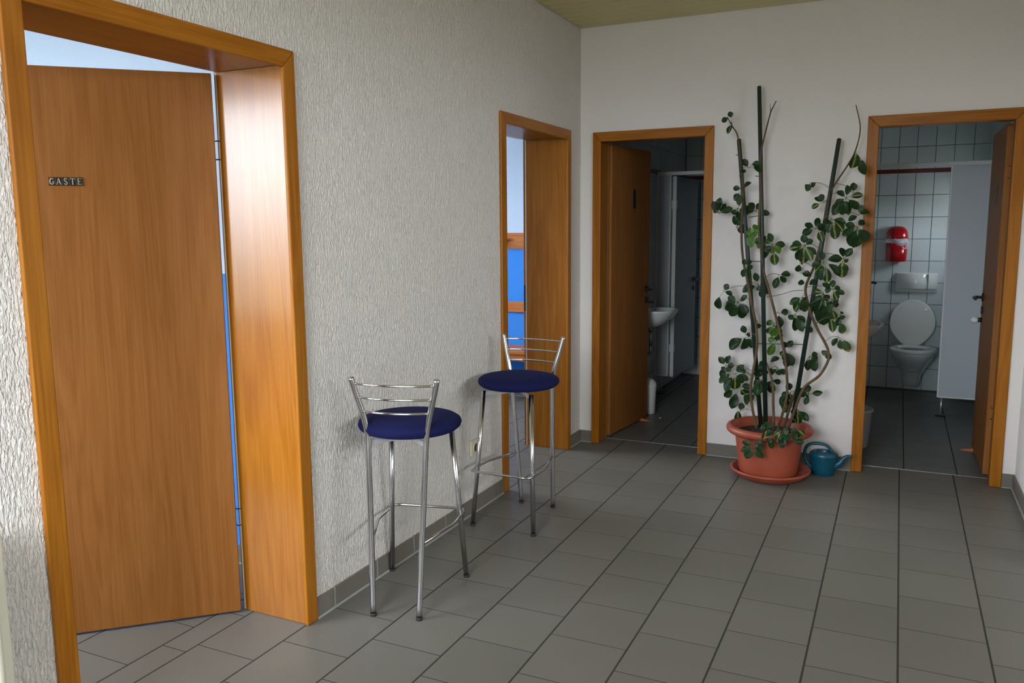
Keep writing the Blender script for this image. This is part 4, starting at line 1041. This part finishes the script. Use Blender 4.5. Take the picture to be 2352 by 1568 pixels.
# ------------------------------------------------------------------ changing room furniture seen through the door
rl = tag(empty('coat_rail', (-1.05, 1.20, 1.33)), 'stained wood coat rail with blue hooks on the changing room wall', 'coat rail')
MB().bbox(-1.9, 0.75, -0.022, 0.0, -0.066, 0.066, 0.003).build('board', M['pine_x'], rl)
for i in range(9):
    hx = -1.741 + i * 0.28
    hk = MB()
    hk.tube([(hx, -0.022, 0.004), (hx, -0.032, 0.004)], 0.020, 16)
    hk.tube([(hx, -0.030 - 0.006 * k, 0.006 + 0.0005 * k * k) for k in range(7)], [0.010, 0.010, 0.010, 0.012, 0.017, 0.018, 0.010], 14)
    hk.tube(smooth_path([(hx, -0.030, -0.008), (hx, -0.052, -0.022), (hx, -0.055, -0.038), (hx, -0.038, -0.042), (hx, -0.030, -0.030)], 5), 0.0045, 8)
    hk.build('hook', M['blue_plastic'], rl)
bb = tag(MB().bbox(-2.95, -0.30, 1.178, 1.20, 0.728, 0.818, 0.003).build('backrest_board', M['pine_x']), 'narrow stained wood backrest board above the changing room bench', 'board')
bn = tag(empty('changing_bench', (-1.6, 0.98, 0.0)), 'stained wood slatted bench along the blue changing room wall', 'bench')
for i in range(3):
    MB().bbox(-1.35, 1.30, -0.185 + i * 0.118, -0.075 + i * 0.118, 0.428, 0.455, 0.004).build('slat', M['pine_x'], bn)
MB().bbox(-1.35, 1.30, -0.168, -0.146, 0.372, 0.428, 0.003).build('front_rail', M['pine_x'], bn)
for hx in (-1.2, 0.0, 1.2):
    MB().bbox(hx - 0.02, hx + 0.02, -0.14, 0.22, 0.385, 0.428, 0.003).build('support', M['chrome'], bn)
    MB().bbox(hx - 0.02, hx + 0.02, -0.14, -0.10, 0.0, 0.385, 0.003).build('leg', M['chrome'], bn)

# ------------------------------------------------------------------ lit lavatory
YW = 2.760      # face of the wall tiles
tx = 2.048
tl = tag(empty('toilet', (tx, YW, 0.0)), 'white wall-hung toilet with raised oval lid in the tiled cubicle', 'toilet')
def egg(w, y_back, y_front, z, n_=40, p=2.3):
    """plan outline: width w, from the wall side y_back to the front y_front (negative y)"""
    cy_ = (y_back + y_front) / 2; ry = (y_back - y_front) / 2
    out = []
    for k in range(n_):
        a = 2 * math.pi * k / n_
        c_, s_ = math.cos(a), math.sin(a)
        out.append((w / 2 * math.copysign(abs(c_) ** (2 / p), c_), cy_ + ry * math.copysign(abs(s_) ** (2 / p), s_), z))
    return out
bowl = MB()
bowl.loft([egg(0.120, 0.0, -0.16, 0.060), egg(0.135, 0.0, -0.20, 0.068), egg(0.145, 0.0, -0.235, 0.120), egg(0.170, 0.0, -0.285, 0.185), egg(0.235, 0.0, -0.385, 0.255), egg(0.305, 0.0, -0.475, 0.325), egg(0.335, 0.0, -0.525, 0.370), egg(0.340, 0.0, -0.530, 0.388), egg(0.330, -0.005, -0.525, 0.393),
           egg(0.250, -0.14, -0.475, 0.393), egg(0.225, -0.16, -0.445, 0.340), egg(0.150, -0.19, -0.36, 0.230), egg(0.080, -0.22, -0.30, 0.200)], caps=(True, True))
bowl.build('bowl', M['ceramic'], tl)
MB().bbox(-0.042, 0.042, -0.2345, -0.2235, 0.148, 0.156, 0.002).build('mounting_slot', M['black_plastic'], tl)
seat = MB()
seat.loft([egg(0.352, -0.085, -0.548, 0.396, p=2.1), egg(0.360, -0.080, -0.553, 0.406, p=2.1), egg(0.350, -0.086, -0.546, 0.419, p=2.1), egg(0.250, -0.150, -0.480, 0.421, p=2.0), egg(0.228, -0.165, -0.460, 0.412, p=2.0), egg(0.230, -0.165, -0.462, 0.396, p=2.0)], caps=(False, False))
seat.build('seat', M['ceramic'], tl)
lid = MB()
def lid_ring(k_, d):
    out = []
    for k in range(44):
        a = 2 * math.pi * k / 44
        c_, s_ = math.cos(a), math.sin(a)
        w = 0.178 * (1.0 if s_ > 0 else 1.0 - 0.26 * abs(s_) ** 2)
        x = w * k_ * math.copysign(abs(c_) ** 0.95, c_)
        z = 0.205 * k_ * s_
        zz = 0.600 + z * 0.985
        out.append((x - 0.012, -0.115 - d + (zz - 0.40) * 0.19, zz))
    return out
lid.loft([lid_ring(0.93, -0.004), lid_ring(0.995, -0.002), lid_ring(1.0, 0.006), lid_ring(0.97, 0.012), lid_ring(0.93, 0.0085)], caps=(True, True))
lid.build('lid', M['ceramic'], tl)
for s in (-1, 1):
    MB().tube([(-0.012 + s * 0.098, -0.030, 0.722), (-0.012 + s * 0.098, -0.066, 0.722)], 0.009, 12).build('lid_buffer', M['alu'], tl)
for s in (-1, 1):
    MB().tube([(s * 0.075 - 0.03, -0.105, 0.402), (s * 0.075 + 0.03, -0.105, 0.402)], 0.012, 12).build('lid_hinge', M['ceramic'], tl)
fp = tag(empty('flush_plate', (2.051, YW, 0.946)), 'wide white flush plate on the tiles above the toilet', 'flush plate')
MB().bbox(-0.161, 0.161, -0.020, 0.0, -0.083, 0.083, 0.004).build('surround', M['ceramic'], fp)
pb = MB()
pb.loft([[(-0.158, -0.020 - 0.013 * math.sin(math.pi * t) - 0.012 * (1 - t), -0.062 + 0.140 * t), (0.158, -0.020 - 0.013 * math.sin(math.pi * t) - 0.012 * (1 - t), -0.062 + 0.140 * t), (0.158, -0.019, -0.062 + 0.140 * t), (-0.158, -0.019, -0.062 + 0.140 * t)] for t in [i / 10 for i in range(11)]])
pb.build('button', M['ceramic'], fp)
MB().bbox(0.087, 0.089, -0.046, -0.018, -0.062, 0.078, 0.0005).build('button_gap', M['wall_grout'], fp)

rb_ = tag(empty('wall_waste_bin', (1.880, YW, 1.125)), 'small red wall bin with a clear bag on the cubicle tiles', 'waste bin')
def dring(w, d, z, n_=36):
    out = []
    for k in range(n_):
        a = 2 * math.pi * k / n_
        out.append((w * math.cos(a), -d / 2 + d / 2 * math.sin(a) * (1.0 if math.sin(a) < 0 else 1.0), z))
    return out
MB().loft([dring(0.074, 0.120, 0.0), dring(0.080, 0.126, 0.006), dring(0.086, 0.130, 0.16)], caps=(True, True)).build('bin_body', M['red_plastic'], rb_)
MB().loft([dring(0.087, 0.131, 0.196), dring(0.087, 0.131, 0.215), dring(0.083, 0.127, 0.245), dring(0.070, 0.112, 0.275), dring(0.048, 0.084, 0.294), dring(0.020, 0.05, 0.302)], caps=(True, True)).build('swing_lid', M['red_plastic'], rb_)
bag = MB()
rr = random.Random(3)
rings = []
for j, z in enumerate((0.130, 0.142, 0.156, 0.170, 0.184, 0.198, 0.206)):
    ring = []
    for k in range(44):
        a = 2 * math.pi * k / 44
        w = 1.04 + 0.07 * math.sin(5 * a + j) * rr.random() + 0.10 * rr.random() - 0.03 * abs(j - 3)
        dz = -0.030 * math.cos(a) + 0.010 * rr.random()
        ring.append((0.086 * w * math.cos(a), -0.066 + 0.062 * w * math.sin(a) if math.sin(a) < 0 else -0.066 + 0.058 * math.sin(a), z + dz * (1 if j < 4 else 0.5)))
    rings.append(ring)
bag.loft(rings, caps=(False, False)); bag.build('bin_bag', M['bag'], rb_)

def partition(name, x0, x1, xr0, xr1, foot_x, label, pm_, zb):
    r_ = tag(empty(name, ((x0 + x1) / 2, 1.758, 0)), label, 'partition')
    cx_ = (x0 + x1) / 2
    MB().bbox(x0 - cx_, x1 - cx_, 0.0, 0.028, zb, 1.862, 0.001).build('panel', pm_, r_)
    MB().bbox(x0 - cx_ - 0.004, x0 - cx_ + 0.006, -0.003, 0.031, zb - 0.003, 1.862, 0.001).build('edge_profile', M['panel_edge'], r_)
    MB().bbox(x1 - cx_ - 0.006, x1 - cx_ + 0.004, -0.003, 0.031, zb - 0.003, 1.862, 0.001).build('edge_profile', M['panel_edge'], r_)
    MB().bbox(x0 - cx_, x1 - cx_, -0.002, 0.030, zb - 0.006, zb + 0.004, 0.001).build('bottom_profile', M['panel_edge'], r_)
    MB().bbox(xr0 - cx_, xr1 - cx_, -0.008, 0.034, 1.862, 1.892, 0.004).build('top_rail', M['panel_edge'], r_)
    MB().tube([(foot_x - cx_, 0.014, 0.006), (foot_x - cx_, 0.014, zb)], 0.0085, 14).build('foot_post', M['alu'], r_)
    MB().tube([(foot_x - cx_, 0.014, 0.0), (foot_x - cx_, 0.014, 0.010)], [0.038, 0.030], 20).build('foot_plate', M['black_plastic'], r_)
    return r_
partition('cubicle_partition', 2.219, WX - 0.005, 1.505, WX - 0.002, 2.249, 'pale grey cubicle panel and rail beside the toilet', M['panel_grey'], 0.150)
partition('cubicle_partition', 0.034, 0.145, 0.032, 0.998, 0.088, 'narrow grey cubicle panel and rail in the dark lavatory', M['panel_grey'], 0.165)

def cubicle_door(pivot, ang, label, face):
    r_ = tag(empty('cubicle_door', (pivot[0], pivot[1], 0), ang), label, 'cubicle door')
    w = 0.585
    MB().bbox(0.0, w, -0.014, 0.014, 0.150, 1.855, 0.0015).build('panel', M['panel_dark'], r_)
    MB().bbox(-0.003, 0.007, -0.016, 0.016, 0.150, 1.855, 0.001).build('edge_profile', M['panel_edge'], r_)
    MB().bbox(w - 0.007, w + 0.003, -0.016, 0.016, 0.150, 1.855, 0.001).build('edge_profile', M['panel_dark'], r_)
    for z in (0.40, 1.62):
        MB().bbox(-0.014, 0.020, -0.020, 0.020, z - 0.035, z + 0.035, 0.003).build('hinge', M['panel_edge'], r_)
    for s in (-1, 1):
        h = MB()
        h.tube([(w - 0.055, s * 0.014, 0.965), (w - 0.055, s * 0.022, 0.965)], 0.024, 18)
        h.tube(smooth_path([(w - 0.055, s * 0.020, 0.965), (w - 0.055, s * 0.048, 0.965), (w - 0.075, s * 0.056, 0.965), (w - 0.15, s * 0.056, 0.964)], 5), 0.009, 10)
        h.build('handle', M['black_plastic'], r_)
        MB().tube([(w - 0.055, s * 0.014, 0.885), (w - 0.055, s * 0.024, 0.885)], 0.022, 18).build('lock_rosette', M['black_plastic'], r_)
    return r_
cubicle_door((0.170, 1.800), math.radians(85.5), 'grey cubicle door standing open in the dark lavatory', -1)
cubicle_door((1.688, 1.800), math.radians(90.5), 'grey cubicle door standing open beside the toilet', -1)

def basin(x_wall, yc, zr, proj, label, cat='washbasin'):
    r_ = tag(empty('washbasin', (x_wall, yc, zr)), label, cat)
    def ov(w, p0, p1, z, n_=40, e=2.5):
        out = []
        for k in range(n_):
            a = 2 * math.pi * k / n_
            c_, s_ = math.cos(a), math.sin(a)
            out.append(((p0 + p1) / 2 + (p1 - p0) / 2 * math.copysign(abs(c_) ** (2 / e), c_), w / 2 * math.copysign(abs(s_) ** (2 / e), s_), z))
        return out
    P = proj
    b2 = MB()
    b2.loft([ov(0.10, 0.0, P * 0.42, -0.150), ov(0.14, 0.0, P * 0.50, -0.140), ov(0.25, 0.0, P * 0.72, -0.110), ov(0.34, 0.0, P * 0.90, -0.060), ov(0.385, 0.0, P * 0.985, -0.016), ov(0.395, 0.0, P, -0.004), ov(0.390, 0.002, P * 0.995, 0.0), ov(0.345, 0.085, P - 0.026, -0.004), ov(0.310, 0.10, P - 0.045, -0.05), ov(0.18, 0.12, P - 0.10, -0.105), ov(0.05, 0.15, P - 0.15, -0.115)], caps=(True, True))
    b2.build('bowl', M['ceramic'], r_)
    t_ = MB()
    t_.tube([(0.055, 0, -0.004), (0.055, 0, 0.065)], 0.019, 16)
    t_.tube(smooth_path([(0.055, 0, 0.040), (0.095, 0, 0.052), (0.145, 0, 0.050), (0.150, 0, 0.036)], 5), 0.0105, 12)
    t_.tube([(0.050, 0, 0.066), (0.062, 0, 0.080), (0.120, 0, 0.098)], [0.017, 0.010, 0.006], 12)
    t_.build('tap', M['chrome'], r_)
    d_ = MB()
    d_.tube([(P * 0.36, 0, -0.150), (P * 0.36, 0, -0.172)], 0.026, 18)
    d_.tube([(P * 0.36, 0, -0.170), (P * 0.36, 0, -0.300)], 0.0125, 14)
    d_.tube(smooth_path([(P * 0.36, 0, -0.295), (P * 0.36, 0, -0.345), (P * 0.22, 0, -0.362), (P * 0.10, 0, -0.335), (0.006, 0, -0.30)], 6), 0.0135, 14)
    d_.build('drain_trap', M['chrome'], r_)
    return r_
basin(0.030, 1.200, 0.795, 0.328, 'white washbasin on the side wall of the dark lavatory')
basin(1.502, 0.900, 0.785, 0.335, 'white washbasin peeping out beside the toilet doorway')

bi = tag(empty('waste_bin', (1.690, 0.605, 0.0)), 'open grey waste bin on the floor of the lit lavatory', 'waste bin')
MB().lathe([(0.0, 0.0), (0.088, 0.0), (0.092, 0.006), (0.108, 0.235), (0.116, 0.240), (0.117, 0.252), (0.112, 0.257), (0.105, 0.250), (0.088, 0.012), (0.0, 0.012)], 36).build('bucket', M['panel_grey'], bi)
bi = tag(empty('pedal_bin', (0.192, 1.000, 0.0)), 'slim white bin below the washbasin of the dark lavatory', 'waste bin')
MB().lathe([(0.0, 0.0), (0.052, 0.0), (0.056, 0.006), (0.062, 0.205), (0.060, 0.210), (0.0, 0.210)], 32).build('bucket', M['white_plastic'], bi)
MB().lathe([(0.066, 0.208), (0.068, 0.222), (0.062, 0.240), (0.045, 0.262), (0.030, 0.272), (0.0, 0.275)], 32).build('lid', M['white_plastic'], bi)

# wooden door wedges
def wedge(loc, rz, label):
    o = MB().prism([(-0.014, -0.045, 0.0), (-0.014, 0.045, 0.0), (-0.014, 0.045, 0.022), (-0.014, -0.045, 0.003)], (0.028, 0, 0)).build('door_wedge', M['pine_x'])
    o.location = loc; o.rotation_euler = (0, 0, rz)
    return tag(o, label, 'door wedge')
wedge((0.236, 0.745, 0.0), math.radians(95), 'small wooden wedge under the dark lavatory door')
wedge((2.372, 0.770, 0.0), math.radians(-95), 'small wooden wedge under the lit lavatory door')
ps = MB().add([(0, 0, 0.001), (0.016, 0.004, 0.004), (0.018, 0.015, 0.002), (0.004, 0.014, 0.006), (0.009, 0.008, 0.008)], [(0, 1, 4), (1, 2, 4), (2, 3, 4), (3, 0, 4)]).build('paper_scrap', M['paper'])
ps.location = (0.322, 0.850, 0.0)
tag(ps, 'tiny crumpled paper scrap on the dark lavatory floor', 'paper scrap')
